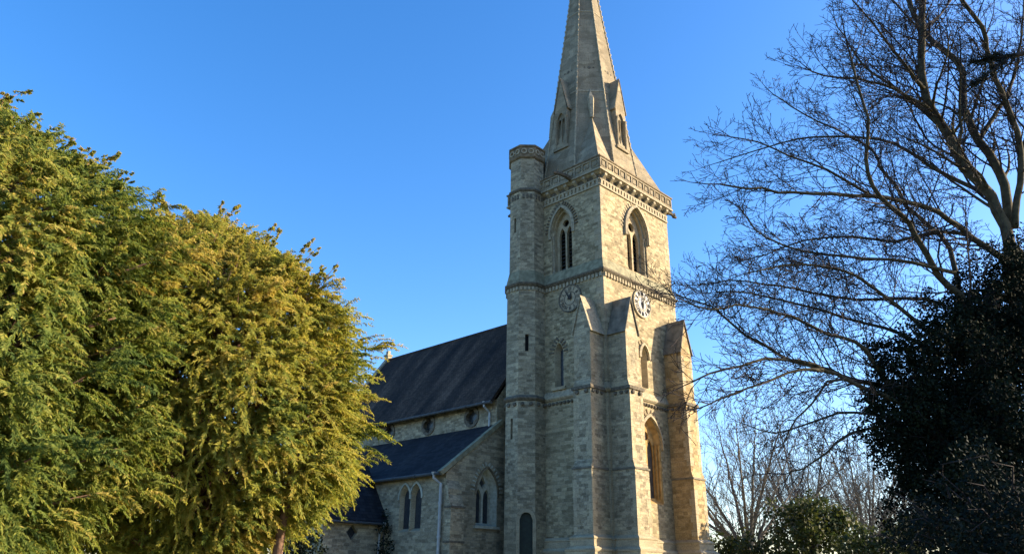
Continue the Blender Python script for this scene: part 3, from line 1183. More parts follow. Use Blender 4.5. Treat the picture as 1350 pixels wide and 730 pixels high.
def sw(z):
    return SPW / 2 * (SPZ1 - z) / (SPZ1 - SPZ0)


def sp_pt(k, z, extra=0.0):
    r = (sw(z) + extra) / math.cos(math.pi / 8)
    a = math.pi / 8 + k * math.pi / 4
    return Vector((SPX + r * math.cos(a), SPX + r * math.sin(a), z))


g = G()
zs = np.linspace(SPZ0, SPZ1 - 0.05, 14)
vs = [sp_pt(k, z_) for z_ in zs for k in range(8)]
fs = [(i * 8 + k, i * 8 + (k + 1) % 8, (i + 1) * 8 + (k + 1) % 8, (i + 1) * 8 + k) for i in range(13) for k in range(8)]
g.add(vs, fs + [tuple(range(13 * 8, 14 * 8))])
SP = g.build("spire", M['spire'], CH)
for k in range(8):
    g = G()
    g.tube([sp_pt(k, SPZ0, 0.0), sp_pt(k, SPZ1 - 0.2, 0.0)], [0.06, 0.04], 6)
    z_ = 22.0
    while z_ < 40:
        p = sp_pt(k, z_, 0.03)
        g.obox(p, (0.035, 0, 0), (0, 0.035, 0), (0, 0, 0.06))
        z_ += 0.42
    g.build("spire_rib", M['mid_stone'], SP)
g = G()
for z_ in (26.9, 33.2):
    g.add([sp_pt(k, z_ + dz, ex) for dz, ex in ((0, 0), (0.01, 0.022), (0.08, 0.022), (0.11, 0)) for k in range(8)],
          [(i * 8 + k, i * 8 + (k + 1) % 8, (i + 1) * 8 + (k + 1) % 8, (i + 1) * 8 + k) for i in range(3) for k in range(8)])
build_each(g, "band_course", M['mid_stone'], SP)
# little quatrefoil vents in each facet
g = G()
for k in range(8):
    for z_, q in ((28.7, 0.1),):
        a = (k + 1) * math.pi / 4
        c = Vector((SPX + sw(z_) * math.cos(a), SPX + sw(z_) * math.sin(a), z_))
        n = Vector((math.cos(a), math.sin(a), 0.13)).normalized()
        u = Vector((-math.sin(a), math.cos(a), 0))
        t = n.cross(u)
        for du, dt in ((0, 0), (q * 2.6, 0), (-q * 2.6, 0)):
            cc = c + u * du + t * dt
            g.prism([cc + n * 0.004 + u * math.cos(x) * q * (1 if du == 0 else 0.6) + t * math.sin(x) * q * (1 if du == 0 else 0.6) for x in np.linspace(0, 2 * math.pi, 9)[:-1]], n * 0.012)
build_each(g, "vent", M['dark_stone'], SP)

# broaches on the four corners, each with a small pinnacle stone above
for sa, sb in ((-1, -1), (1, -1), (1, 1), (-1, 1)):
    hwT = T / 2 - 0.02
    c = Vector((SPX + sa * hwT, SPX + sb * hwT, SPZ0 - 0.02))
    zt = 25.1
    r = sw(zt) + 0.02
    apex = Vector((SPX + sa * r / math.sqrt(2), SPX + sb * r / math.sqrt(2), zt))
    e1 = Vector((SPX + sa * sw(SPZ0) * 0.30, SPX + sb * (sw(SPZ0) + 0.03), SPZ0 - 0.02))
    e2 = Vector((SPX + sa * (sw(SPZ0) + 0.03), SPX + sb * sw(SPZ0) * 0.30, SPZ0 - 0.02))
    g = G()
    g.add([c, e1, e2, apex], [(0, 1, 3), (0, 3, 2), (1, 2, 3)])
    bo = g.build("broach", M['spire'], SP)
    g = G()
    d = Vector((sa, sb, 0)).normalized()
    u = Vector((-d.y, d.x, 0))

    def fp(z_, out):
        return Vector((SPX, SPX, z_)) + d * (sw(z_) + out)
    zb, zm, ztp = 25.0, 26.35, 27.1
    vs = []
    for z_, hw_, out in ((zb, 0.13, 0.12), (zm, 0.22, 0.2), (ztp, 0.01, 0.01)):
        vs += [fp(z_, -0.05) - u * hw_, fp(z_, out) - u * hw_ * 0.5, fp(z_, out) + u * hw_ * 0.5, fp(z_, -0.05) + u * hw_]
    g.add(vs, [(i * 4 + k, i * 4 + k + 1, (i + 1) * 4 + k + 1, (i + 1) * 4 + k) for i in range(2) for k in range(3)] + [(0, 1, 2, 3)])
    g.build("broach_finial", M['mid_stone'], SP)

# lucarnes
for ax in range(4):
    a = ax * math.pi / 2
    n = Vector((math.cos(a), math.sin(a), 0))
    u = Vector((-n.y, n.x, 0))
    cfr = Frame(Vector((SPX, SPX, 0)) + n * (SPX - 0.7), u, n)
    zb, ze, zt = 23.35, 25.8, 27.9
    hw_ = 0.43
    g = G()
    outer = [(-hw_, zb), (hw_, zb), (hw_, ze), (0, zt - 0.12), (-hw_, ze)]
    hole = arch(0, 0.29, zb + 0.25, 25.0, 25.6, 7)
    sheet(g, cfr, outer, [hole], 0)
    reveal(g, cfr, hole, 0, -0.3)
    for s in (-1, 1):
        g.add([cfr.P(s * hw_, zb, 0), cfr.P(s * hw_, ze, 0), cfr.P(s * hw_, ze, -1.4), cfr.P(s * hw_, zb, -1.4)], [(0, 1, 2, 3)])
        g.tube([cfr.P(s * 0.37, zb - 0.05, 0.0), cfr.P(s * 0.37, 25.1, 0.0)], 0.075, 8)
        g.tube([cfr.P(s * 0.37, 25.05, 0.0), cfr.P(s * 0.37, 25.22, 0.0)], [0.07, 0.12], 8)
    g.obox(cfr.P(0, zb - 0.05, 0.02), u * 0.52, n * 0.06, (0, 0, 0.08))
    g.tube([cfr.P(0, zb + 0.2, -0.08), cfr.P(0, 25.2, -0.08)], 0.04, 6)
    sheet(g, cfr, arch(0, 0.32, zb + 0.2, 25.0, 25.64, 7), [arch(-0.145, 0.12, zb + 0.26, 24.9, 25.25, 5), arch(0.145, 0.12, zb + 0.26, 24.9, 25.25, 5)], -0.1)
    lu = g.build("lucarne", M['spire'], SP)
    g = G()
    sheet(g, cfr, arch(0, 0.3, zb + 0.2, 25.05, 25.66, 7), [], -0.32)
    g.build("lucarne_opening", M['void'], SP)
    g = G()
    for s in (-1, 1):
        e0, e1 = cfr.P(s * (hw_ + 0.09), ze - 0.1, 0.03), cfr.P(0, zt, 0.03)
        th = Vector((0, 0, 0.05)) + u * s * 0.03
        back = 2.0
        g.prism([e0, e1, e1 + Vector((0, 0, 0.05)), e0 + th * 0.9], -n * back)
    g.build("lucarne_roof", M['spire'], SP)

# ---- nave
NA, NE0, NE1 = -0.8, 6.15, 20.4            # south wall plane, west and east ends
ZE, ZR = 9.72, 15.05
FN = Frame((NA, 0, 0), (0, 1, 0), (-1, 0, 0))
qs = [quatrefoil(b_, 9.08, 0.4) for b_ in (7.93, 11.3, 14.75, 18.2)]
g = G()
sheet(g, FN, [(NE0, 0), (NE1, 0), (NE1, ZE), (NE0, ZE)], qs)
NB = 2 * SPX - NA
for b_ in (NE0, NE1 - 0.02):
    g.add([(NA, b_, 0), (NB, b_, 0), (NB, b_, ZE), (SPX, b_, ZR - 0.1), (NA, b_, ZE)], [(0, 1, 2, 3, 4)])
g.add([(NB, NE0, 0), (NB, NE1, 0), (NB, NE1, ZE), (NB, NE0, ZE)], [(0, 1, 2, 3)])
g.build("nave_wall", M['rubble_grey'], CH)
for b_, q in zip((7.93, 11.3, 14.75, 18.2), qs):
    g = G()
    reveal(g, FN, q, 0.0, -0.2)
    ring_o = circle(b_, 9.08, 0.54, 28)
    sheet(g, FN, ring_o, [quatrefoil(b_, 9.08, 0.405)], 0.05)
    reveal(g, FN, ring_o, 0.05, -0.01)
    reveal(g, FN, quatrefoil(b_, 9.08, 0.405), 0.05, -0.01)
    w = g.build("clerestory_window", M['dark_stone'], CH)
    g = G()
    sheet(g, FN, circle(b_, 9.08, 0.42, 20), [], -0.2)
    g.build("glass", M['glass'], w)


def roof_slab(e0, r0, b0, b1, th, mat, name, over=0.0, parent=None):
    """sloping slab from eaves point e0=(a,z) to ridge point r0=(a,z)"""
    g = G()
    d = Vector((r0[0] - e0[0], r0[1] - e0[1])).normalized()
    n = Vector((-d.y, d.x))
    if n.y < 0: n = -n
    p = [Vector(e0), Vector(r0), Vector(r0) + n * th, Vector(e0) + n * th]
    g.prism([(v.x, b0, v.y) for v in p], (0, b1 - b0, 0))
    return g.build(name, mat, parent or CH)


slope = (ZR - 9.55) / (SPX + 1.15)
RF = roof_slab((-1.15, 9.5), (SPX, ZR - 0.08), NE0 - 0.05, NE1 + 0.1, 0.14, M['tile'], "nave_roof")
roof_slab((NB + 0.35, 9.5), (SPX, ZR - 0.08), NE0 - 0.05, NE1 + 0.1, 0.135, M['tile'], "nave_roof")
g = G()
b_ = NE0
while b_ < NE1:
    g.tube([(SPX, b_, ZR + 0.06), (SPX, b_ + 0.42, ZR + 0.06)], 0.13, 8)
    b_ += 0.44
g.build("ridge_tile", M['tile'], RF)
# east gable coping with broken cross foot
g = G()
for s in (-1, 1):
    e0 = Vector((SPX + s * (SPX + 1.2), NE1 + 0.1, 9.45)); e1 = Vector((SPX, NE1 + 0.1, ZR + 0.1))
    g.prism([e0, e1, e1 + Vector((0, 0, 0.24)), e0 + Vector((0, 0, 0.24))], (0, 0.32, 0))
g.build("gable_coping", M['mid_stone'], CH)
g = G()
g.box(SPX - 0.16, SPX + 0.16, NE1 + 0.06, NE1 + 0.46, ZR + 0.2, ZR + 0.5)
g.box(SPX - 0.1, SPX + 0.1, NE1 + 0.14, NE1 + 0.38, ZR + 0.5, ZR + 0.74)
g.box(SPX - 0.22, SPX + 0.22, NE1 + 0.02, NE1 + 0.5, ZR + 0.38, ZR + 0.46)
g.build("gable_finial", M['mid_stone'], CH)


def gutter(p0, p1, r=0.075):
    g = G()
    g.tube([p0, p1], r, 8)
    d = (Vector(p1) - Vector(p0))
    n = max(2, int(d.length / 1.6))
    for i in range(n + 1):
        q = Vector(p0) + d * (i / n)
        g.tube([q - d.normalized() * 0.04, q + d.normalized() * 0.04], r * 1.25, 8)
    g.build("gutter", M['lead'], CH)


def downpipe(pts, r=0.06, brackets=()):
    g = G()
    g.tube(pts, r, 8)
    for q in brackets:
        g.tube([Vector(q) - Vector((0, 0, 0.05)), Vector(q) + Vector((0, 0, 0.05))], r * 1.35, 8)
    q = Vector(pts[0])
    g.tube([q + Vector((0, 0, -0.02)), q + Vector((0, 0, 0.12))], [r * 1.1, r * 1.9], 8)
    g.build("downpipe", M['pipe'], CH)


gutter((-1.24, NE0, 9.52), (-1.24, NE1, 9.52))
downpipe([(-1.22, 6.62, 9.48), (-1.22, 6.62, 9.36), (NA - 0.1, 6.55, 9.1), (NA - 0.1, 6.55, 8.42)], 0.055, [(NA - 0.1, 6.55, 8.9)])

# ---- aisle
AA, AB0, AB1 = -4.0, 6.0, 19.5
ZAE, ZAR = 5.95, 8.36
FA = Frame((AA, 0, 0), (0, 1, 0), (-1, 0, 0))
FE = Frame((0, AB0, 0), (1, 0, 0), (0, -1, 0))


def two_light(cx, w, z0, z1, z2):
    return arch(cx, w, z0, z1, z2)


wE = arch(-1.5, 0.66, 3.75, 5.2, 6.3)            # west end window
# pair of lancets on the long wall
p1_, p2_ = arch(8.0, 0.38, 3.5, 4.95, 5.55), arch(8.82, 0.38, 3.5, 4.95, 5.55)
far = [(arch(u0, 0.36, 3.5, 4.95, 5.55), arch(u0 + 0.82, 0.36, 3.5, 4.95, 5.55)) for u0 in (15.2,)]
g = G()
allh = [p1_, p2_] + [h for q in far for h in q]
sheet(g, FA, [(AB0, 0), (AB1, 0), (AB1, ZAE), (AB0, ZAE)], allh)
sheet(g, FE, [(AA, 0), (0.0, 0), (0.0, ZAR + 0.4), (NA + 0.02, ZAR - 0.02), (AA, ZAE - 0.05)], [wE])
g.add([(AA, AB1, 0), (NA, AB1, 0), (NA, AB1, ZAR), (AA, AB1, ZAE)], [(0, 1, 2, 3)])
g.build("aisle_wall", M['rubble_grey'], CH)
roof_slab((AA - 0.28, ZAE - 0.17), (NA - 0.01, ZAR + 0.02), AB0 + 0.02, AB1 + 0.1, 0.12, M['slate'], "aisle_roof")
# verge stones at the west end
g = G()
d = Vector((NA - AA, 0, ZAR - ZAE)).normalized()
nrm = Vector((-d.z, 0, d.x))
p0 = Vector((AA - 0.3, AB0 - 0.1, ZAE - 0.2)); p1 = Vector((NA + 0.3, AB0 - 0.1, ZAR + 0.22))
g.prism([p0, p1, p1 + nrm * 0.2, p0 + nrm * 0.2], (0, 0.24, 0))
g.build("verge_coping", M['green_stone'], CH)
gutter((AA - 0.36, AB0 + 0.05, ZAE - 0.12), (AA - 0.36, AB1, ZAE - 0.12))
downpipe([(AA - 0.36, AB0 + 0.42, ZAE - 0.16), (AA - 0.36, AB0 + 0.42, ZAE - 0.3), (AA - 0.12, AB0 + 0.2, ZAE - 0.55), (AA - 0.12, AB0 + 0.2, 0.1)], 0.065,
         [(AA - 0.12, AB0 + 0.2, z_) for z_ in (4.6, 3.2, 1.6)])


def light_window(fr, name, outers, depth, mat_r, hood, inner_w, hood_mat, vous=None):
    g = G()
    inn = []
    for (cx, w, z0, z1, z2) in outers:
        o = arch(cx, w, z0, z1, z2)
        i_ = arch(cx, inner_w, z0 + 0.12, z1, z2 - 0.16)
        reveal(g, fr, o, 0, -depth, i_)
        inn.append(i_)
    w_ = g.build(name, M['ashlar'], CH)
    g = G()
    for i_ in inn:
        sheet(g, fr, i_, [], -depth)
    g.build("glass", M['glass'], w_)
    g = G()
    for (cx, w, z0, z1, z2) in outers:
        band(g, fr, arch_path(cx, w, z1, z2, 0.05), 0.01, 0.1, -0.01, 0.07)
    build_each(g, "hood_mould", hood_mat, w_)
    return w_


light_window(FA, "aisle_window", [(8.0, 0.38, 3.5, 4.95, 5.55), (8.82, 0.38, 3.5, 4.95, 5.55)], 0.22, None, True, 0.3, M['pale_stone'])
light_window(FA, "aisle_window", [(15.2, 0.36, 3.5, 4.95, 5.55), (16.02, 0.36, 3.5, 4.95, 5.55)], 0.3, None, True, 0.22, M['pale_stone'])
# west end window: two lights and a small eye
g = G()
o1 = arch(-1.5, 0.52, 3.87, 5.2, 6.12)
reveal(g, FE, wE, 0, -0.3, o1)
slab(g, FE, o1, [arch(-1.76, 0.2, 3.9, 5.0, 5.4, 6), arch(-1.24, 0.2, 3.9, 5.0, 5.4, 6), [(-1.5, 5.42), (-1.3, 5.66), (-1.5, 5.98), (-1.7, 5.66)]], -0.302, -0.42)
w = g.build("aisle_end_window", M['pale_stone'], CH)
g = G()
sheet(g, FE, o1, [], -0.42)
g.build("glass", M['glass'], w)
g = G()
voussoirs(g, FE, -1.5, 0.82, 5.2, 6.45, 18, 0.17, 0.075, 0.05)
build_each(g, "voussoir", M['pale_stone'], w)
g = G()
band(g, FE, arch_path(-1.5, 0.66, 5.2, 6.3, 0.1), 0.02, 0.1, -0.01, 0.06)
g.build("hood_mould", M['brown_stone'], w)
g = G()
g.obox(FE.P(-1.5, 3.7, 0.03), FE.U * 0.78, FE.N * 0.08, (0, 0, 0.06))
g.build("sill", M['pale_stone'], w)
# corner buttress of the aisle
g = G()
g.prism([(AA - 0.02, AB0 + 0.01, 0), (AA - 0.02, AB0 - 0.42, 0), (AA - 0.02, AB0 - 0.42, 4.4), (AA - 0.02, AB0 - 0.2, 4.95), (AA - 0.02, AB0 - 0.2, 5.2), (AA - 0.02, AB0 + 0.01, 5.6)], (0.78, 0, 0))
bo = g.build("buttress", M['rubble_grey'], CH)
g = G()
for z_ in (2.0, 2.95, 4.38):
    g.box(AA - 0.06, AA + 0.8, AB0 - 0.455, AB0, z_, z_ + 0.09)
build_each(g, "band_course", M['dark_stone'], bo)

# ---- porch
PB0, PB1, PA1 = 10.3, 13.6, -7.3
FP = Frame((0, PB0, 0), (1, 0, 0), (0, -1, 0))
dz = 3.42
dia = [(-5.75, dz - 0.36), (-5.45, dz), (-5.75, dz + 0.36), (-6.05, dz)]
g = G()
sheet(g, FP, [(PA1, 0), (AA, 0), (AA, 4.0), (PA1, 4.0)], [dia])
pm = (PB0 + PB1) / 2
g.add([(PA1, PB0, 0), (PA1, PB1, 0), (PA1, PB1, 4.0), (PA1, pm, 6.4), (PA1, PB0, 4.0)], [(0, 1, 2, 3, 4)])
g.add([(PA1, PB1, 0), (AA, PB1, 0), (AA, PB1, 4.0), (PA1, PB1, 4.0)], [(0, 1, 2, 3)])
g.build("porch_wall", M['rubble_grey'], CH)
g = G()
reveal(g, FP, dia, 0, -0.2)
w = g.build("diamond_window", M['ashlar'], CH)
g = G()
sheet(g, FP, dia, [], -0.2)
g.build("glass", M['glass'], w)
for s, y0 in ((1, PB0 - 0.25), (-1, PB1 + 0.25)):
    g = G()
    g.prism([(PA1 - 0.2, y0, 3.82), (PA1 - 0.2, pm, 6.55), (PA1 - 0.2, pm, 6.7), (PA1 - 0.2, y0 - s * 0.06, 3.95)], (AA - PA1 + 0.19, 0, 0))
    g.build("porch_roof", M['slate'], CH)
gutter((PA1 - 0.2, PB0 - 0.32, 3.84), (AA - 0.05, PB0 - 0.32, 3.84), 0.06)
downpipe([(AA - 0.22, PB0 - 0.32, 3.8), (AA - 0.22, PB0 - 0.32, 3.66), (AA - 0.28, PB0 - 0.09, 3.45), (AA - 0.28, PB0 - 0.09, 0.1)], 0.05)


# ================================================================== vegetation
def unit(a):
    return a / np.maximum(np.linalg.norm(a, axis=-1, keepdims=True), 1e-9)


def noise3(p, seed, f):
    """cheap smooth pseudo-noise in -1..1"""
    r = np.random.default_rng(seed)
    o = np.zeros(len(p))
    for k in range(6):
        d = unit(r.normal(size=3)) * f * (0.7 + 0.25 * k)
        o += np.sin(p @ d + r.uniform(0, 6.28))
    return o / 3.2


def lozenges(base, tip, side, width, tint, mid=0.45):
    """leaf-shaped quads from base to tip"""
    m = base + (tip - base) * mid
    v = np.stack([base, m + side * width[:, None], tip, m - side * width[:, None]], 1).reshape(-1, 3)
    f = np.arange(len(base) * 4).reshape(-1, 4)
    return v, f, tint


def join(parts):
    v, f, t, o = [], [], [], 0
    for a, b, c in parts:
        v.append(a); f.append(b + o); t.append(c); o += len(a)
    return np.concatenate(v), np.concatenate(f), np.concatenate(t)


def yew_sprays(p, d, L, tint, rng, nsh=26, shl=0.2, shw=0.02, droop=0.35, out_n=None):
    """feathery yew sprays: p start, d direction, L length -> quads for all side shoots"""
    n = len(p)
    up = np.array([0, 0, 1.0])
    d = unit(d)
    side = unit(np.cross(d, up) + 1e-6)
    roll = rng.normal(0, 0.5, n)
    nrm = unit(np.cross(side, d))
    side = side * np.cos(roll)[:, None] + nrm * np.sin(roll)[:, None]
    out = []
    t = (np.arange(nsh) + rng.uniform(-0.3, 0.3, (n, nsh)) + 0.8) / nsh
    t = np.clip(t, 0.03, 1)
    sg = np.where(np.arange(nsh) % 2 == 0, 1.0, -1.0)[None, :]
    pos = p[:, None] + d[:, None] * (L[:, None] * t)[..., None] - up * (droop * 0.5 * L[:, None] * t ** 2)[..., None]
    sd = d[:, None] * rng.uniform(0.35, 0.9, (n, nsh))[..., None] + side[:, None] * (sg * rng.uniform(0.4, 1.0, (n, nsh)))[..., None] \
        - up * (droop * rng.uniform(0.3, 1.5, (n, nsh)))[..., None] + rng.normal(0, 0.22, (n, nsh, 3))
    sd = unit(sd)
    ln = shl * rng.uniform(0.55, 1.25, (n, nsh)) * (1.15 - 0.6 * t) * np.clip(L / 0.34, 0.45, 1.0)[:, None]
    tip = pos + sd * ln[..., None]
    if out_n is None:
        a = unit(np.cross(sd, rng.normal(size=(n, nsh, 3))))
        b = np.cross(sd, a)
    else:       # sprays lie like shingles, their faces turned outwards
        a = unit(np.cross(sd, out_n[:, None] + rng.normal(0, 0.42, (n, nsh, 3))))
        b = unit(np.cross(sd, out_n[:, None] + rng.normal(0, 0.75, (n, nsh, 3))))
    w = np.full(n * nsh, shw) * rng.uniform(0.7, 1.35, n * nsh)
    tn = np.clip(tint[:, None] + rng.normal(0, 0.13, (n, nsh)), 0, 1).ravel()
    P, Tp = pos.reshape(-1, 3), tip.reshape(-1, 3)
    out.append(lozenges(P, Tp, a.reshape(-1, 3), w, tn))
    out.append(lozenges(P, Tp, b.reshape(-1, 3), w, np.clip(tn + 0.05, 0, 1)))
    # the stem itself carries needles
    m = 4
    for k in range(m):
        t0, t1 = k / m, (k + 1.15) / m
        q0 = p + d * (L * t0)[:, None] - up * (droop * 0.5 * L * t0 ** 2)[:, None]
        q1 = p + d * (L * t1)[:, None] - up * (droop * 0.5 * L * t1 ** 2)[:, None]
        out.append(lozenges(q0, q1, side, shw * np.clip(L / 0.34, 0.3, 1.0), np.clip(tint, 0, 1)))
    return join(out)


def yew(name, label, ax0, ax1, Y0, prof, seed, nb, nsp, mat, trunks, rsy=0.85, tint0=0.45, nsh_=5000, lumpy=0.26, bulge=0.0):
    """spreading yew: crown filled by ascending boughs of drooping sprays; axis x runs from ax0 at the ground, ax1 per metre up"""
    rng = np.random.default_rng(seed)
    zz = np.array([q[0] for q in prof]); rr = np.array([q[1] for q in prof])
    root = thing(name, label, "yew tree", (ax0, Y0, 0))
    tr = G()
    for (dx, dy, r0, top, lean) in trunks:
        pts = [Vector((dx + lean[0] * s_ + 0.1 * math.sin(s_ * 5 + dx), dy + lean[1] * s_ + 0.08 * math.cos(s_ * 4), top * s_)) for s_ in np.linspace(0, 1, 9)]
        tr.tube(pts, [r0 * (1.25 - 0.25 * min(1, s_ * 6)) * (1 - 0.8 * s_) for s_ in np.linspace(0, 1, 9)], 9)
    P, D, L, TI = [], [], [], []
    ga = math.pi * (3 - math.sqrt(5))
    zlo, zhi = zz[0], zz[-1]
    for i in range(nb):
        f = (i + 0.5) / nb
        z = zlo + (zhi - zlo) * (f ** 0.85)
        az = i * ga + rng.normal(0, 0.2)
        R_ = np.interp(z, zz, rr)
        ct, st = math.cos(az), math.sin(az)
        R_ = R_ * (1.06 + 0.09 * rng.normal()) * (1 + bulge * max(0.0, -ct)) + 0.1
        tip = np.array([ax1 * z + ct * R_, st * R_ * rsy, z])
        rise = 0.25 + 0.35 * f
        start = np.array([ax1 * z * 0.8, 0, max(0.9, z - rise * R_ * 0.9 - 0.4)])
        ctr = (start + tip) / 2 + np.array([0, 0, 0.12 * R_])
        tq = np.linspace(0, 1, 7)[:, None]
        curve = (1 - tq) ** 2 * start + 2 * tq * (1 - tq) * ctr + tq ** 2 * tip
        tr.tube([Vector(q) for q in curve[:6]], list(np.linspace(0.07 + 0.006 * R_, 0.015, 6)), 5)
        # sprays along the outer part of the bough
        m = int(nsp * (0.5 + 0.5 * min(1, R_ / 2.2)))
        u = 1 - rng.uniform(0, 1, m) ** 1.7 * min(0.75, 0.35 + 0.9 / max(R_, 0.6))
        q = (1 - u[:, None]) ** 2 * start + 2 * u[:, None] * (1 - u[:, None]) * ctr + u[:, None] ** 2 * tip
        bd = unit((1 - u[:, None]) * (ctr - start) + u[:, None] * (tip - ctr))
        rad = (0.16 + 0.14 * R_ / 4) + 0.62 * (1 - u)
        rad = np.clip(rad, 0.14, 0.75)
        off = unit(rng.normal(size=(m, 3)) * np.array([1, 1, 0.75])) * (rad * rng.uniform(0.3, 1.0, m))[:, None]
        d = bd * 0.9 + unit(off) * 0.6 + np.array([ct, st, 0.25 + 0.5 * f]) * 0.55 + rng.normal(0, 0.22, (m, 3))
        P.append(q + off); D.append(d)
        L.append(rng.uniform(0.28, 0.62, m))
        TI.append(np.clip(tint0 + rng.normal(0, 0.16) + rng.normal(0, 0.14, m), 0, 1))
    # the outer curtain: drooping sprays spread over the whole lumpy surface
    zz_ = np.linspace(zlo, zhi, 60)
    wgt = np.interp(zz_, zz, rr) + 0.25
    z = rng.choice(zz_, nsh_, p=wgt / wgt.sum()) + rng.uniform(-0.5, 0.5, nsh_) * (zz_[1] - zz_[0])
    az = rng.uniform(0, 2 * math.pi, nsh_)
    R_ = np.interp(z, zz, rr)
    uo = np.stack([np.cos(az), np.sin(az), np.zeros(nsh_)], 1)
    q3 = np.stack([np.cos(az) * R_, np.sin(az) * R_, z], 1)
    lump = noise3(q3 * np.array([1, 1, 0.6]), seed, 1.9) * lumpy + noise3(q3 * np.array([1, 1, 0.6]), seed + 1, 4.2) * 0.17
    R_ = R_ * (1 + bulge * np.maximum(0, -np.cos(az)))
    R_ = np.maximum(0.05, R_ * 0.94 + lump - rng.uniform(0, 1, nsh_) ** 2 * 0.3)
    p = np.stack([ax1 * z + np.cos(az) * R_, np.sin(az) * R_ * rsy, z + 0.1], 1)
    top = np.clip((z - zlo) / (zhi - zlo), 0, 1)[:, None]
    d = uo * 0.7 + np.array([0, 0, 1.0]) * (0.75 * top - 0.35) + rng.normal(0, 0.4, (nsh_, 3))
    P.append(p); D.append(d)
    L.append(rng.uniform(0.28, 0.7, nsh_))
    TI.append(np.clip(tint0 + noise3(q3, seed + 2, 1.1) * 0.13 + rng.normal(0, 0.14, nsh_), 0, 1))
    for k in range(int(nsh_ / 60)):
        z0_ = zlo + (zhi - zlo) * rng.uniform(0.12, 1.0) ** 0.8
        a_ = rng.uniform(0, 2 * math.pi)
        r_ = max(0.05, np.interp(z0_, zz, rr) * 0.95)
        b0 = np.array([ax1 * z0_ + math.cos(a_) * r_, math.sin(a_) * r_ * rsy, z0_])
        ff = (z0_ - zlo) / (zhi - zlo)
        dd = np.array([math.cos(a_), math.sin(a_), 0.35 + 0.9 * ff]) + rng.normal(0, 0.2, 3)
        dd /= np.linalg.norm(dd)
        ln = rng.uniform(0.35, 0.95)
        m = int(8 + 16 * ln)
        tt = rng.uniform(0, 1, m) ** 1.4
        P.append(b0 + dd * (tt * ln)[:, None] + rng.normal(0, 0.035, (m, 3)))
        D.append(dd + rng.normal(0, 0.3, (m, 3)) * (1.15 - tt)[:, None])
        L.append(rng.uniform(0.12, 0.26, m) * (1.1 - 0.6 * tt))
        TI.append(np.clip(tint0 + 0.05 + rng.normal(0, 0.12, m), 0, 1))
        tr.tube([Vector(b0 - dd * 0.4), Vector(b0 + dd * ln)], [0.014, 0.004], 4)
    P, D, L, TI = map(np.concatenate, (P, D, L, TI))
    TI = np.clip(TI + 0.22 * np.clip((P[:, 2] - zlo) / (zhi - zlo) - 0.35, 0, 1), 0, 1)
    ON = unit(np.stack([P[:, 0] - ax1 * P[:, 2], P[:, 1] / rsy, np.full(len(P), 0.0)], 1))
    topness = np.clip((P[:, 2] - zlo) / (zhi - zlo), 0, 1)
    ON[:, 2] = 0.1 + 0.9 * topness ** 2
    v, f_, t = yew_sprays(P, D, L, TI, rng, droop=0.8, out_n=unit(ON), nsh=44, shl=0.125, shw=0.0115)
    tr.build("trunk", M['bark_yew'], root, smooth=True)
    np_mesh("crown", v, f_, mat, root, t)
    return root


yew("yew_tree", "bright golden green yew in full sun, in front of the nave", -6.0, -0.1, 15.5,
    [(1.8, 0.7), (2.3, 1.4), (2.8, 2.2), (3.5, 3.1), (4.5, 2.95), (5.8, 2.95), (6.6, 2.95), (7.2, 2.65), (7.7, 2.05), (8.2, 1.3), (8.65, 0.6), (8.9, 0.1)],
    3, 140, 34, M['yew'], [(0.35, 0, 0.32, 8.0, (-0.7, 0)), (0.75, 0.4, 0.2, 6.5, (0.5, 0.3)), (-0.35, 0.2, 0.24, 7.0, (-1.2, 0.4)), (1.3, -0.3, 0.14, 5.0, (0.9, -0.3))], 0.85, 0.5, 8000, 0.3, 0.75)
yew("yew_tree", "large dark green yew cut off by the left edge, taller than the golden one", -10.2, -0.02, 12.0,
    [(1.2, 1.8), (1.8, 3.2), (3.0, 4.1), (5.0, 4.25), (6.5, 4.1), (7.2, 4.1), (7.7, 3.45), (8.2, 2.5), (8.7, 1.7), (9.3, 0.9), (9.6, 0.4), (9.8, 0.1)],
    5, 150, 34, M['yew_dark'], [(0, 0, 0.4, 9.0, (0.2, 0)), (0.8, -0.5, 0.22, 6.5, (1.2, -0.6)), (-0.7, 0.4, 0.26, 7.0, (-1.0, 0.4))], 0.9, 0.5, 11000, 0.4)


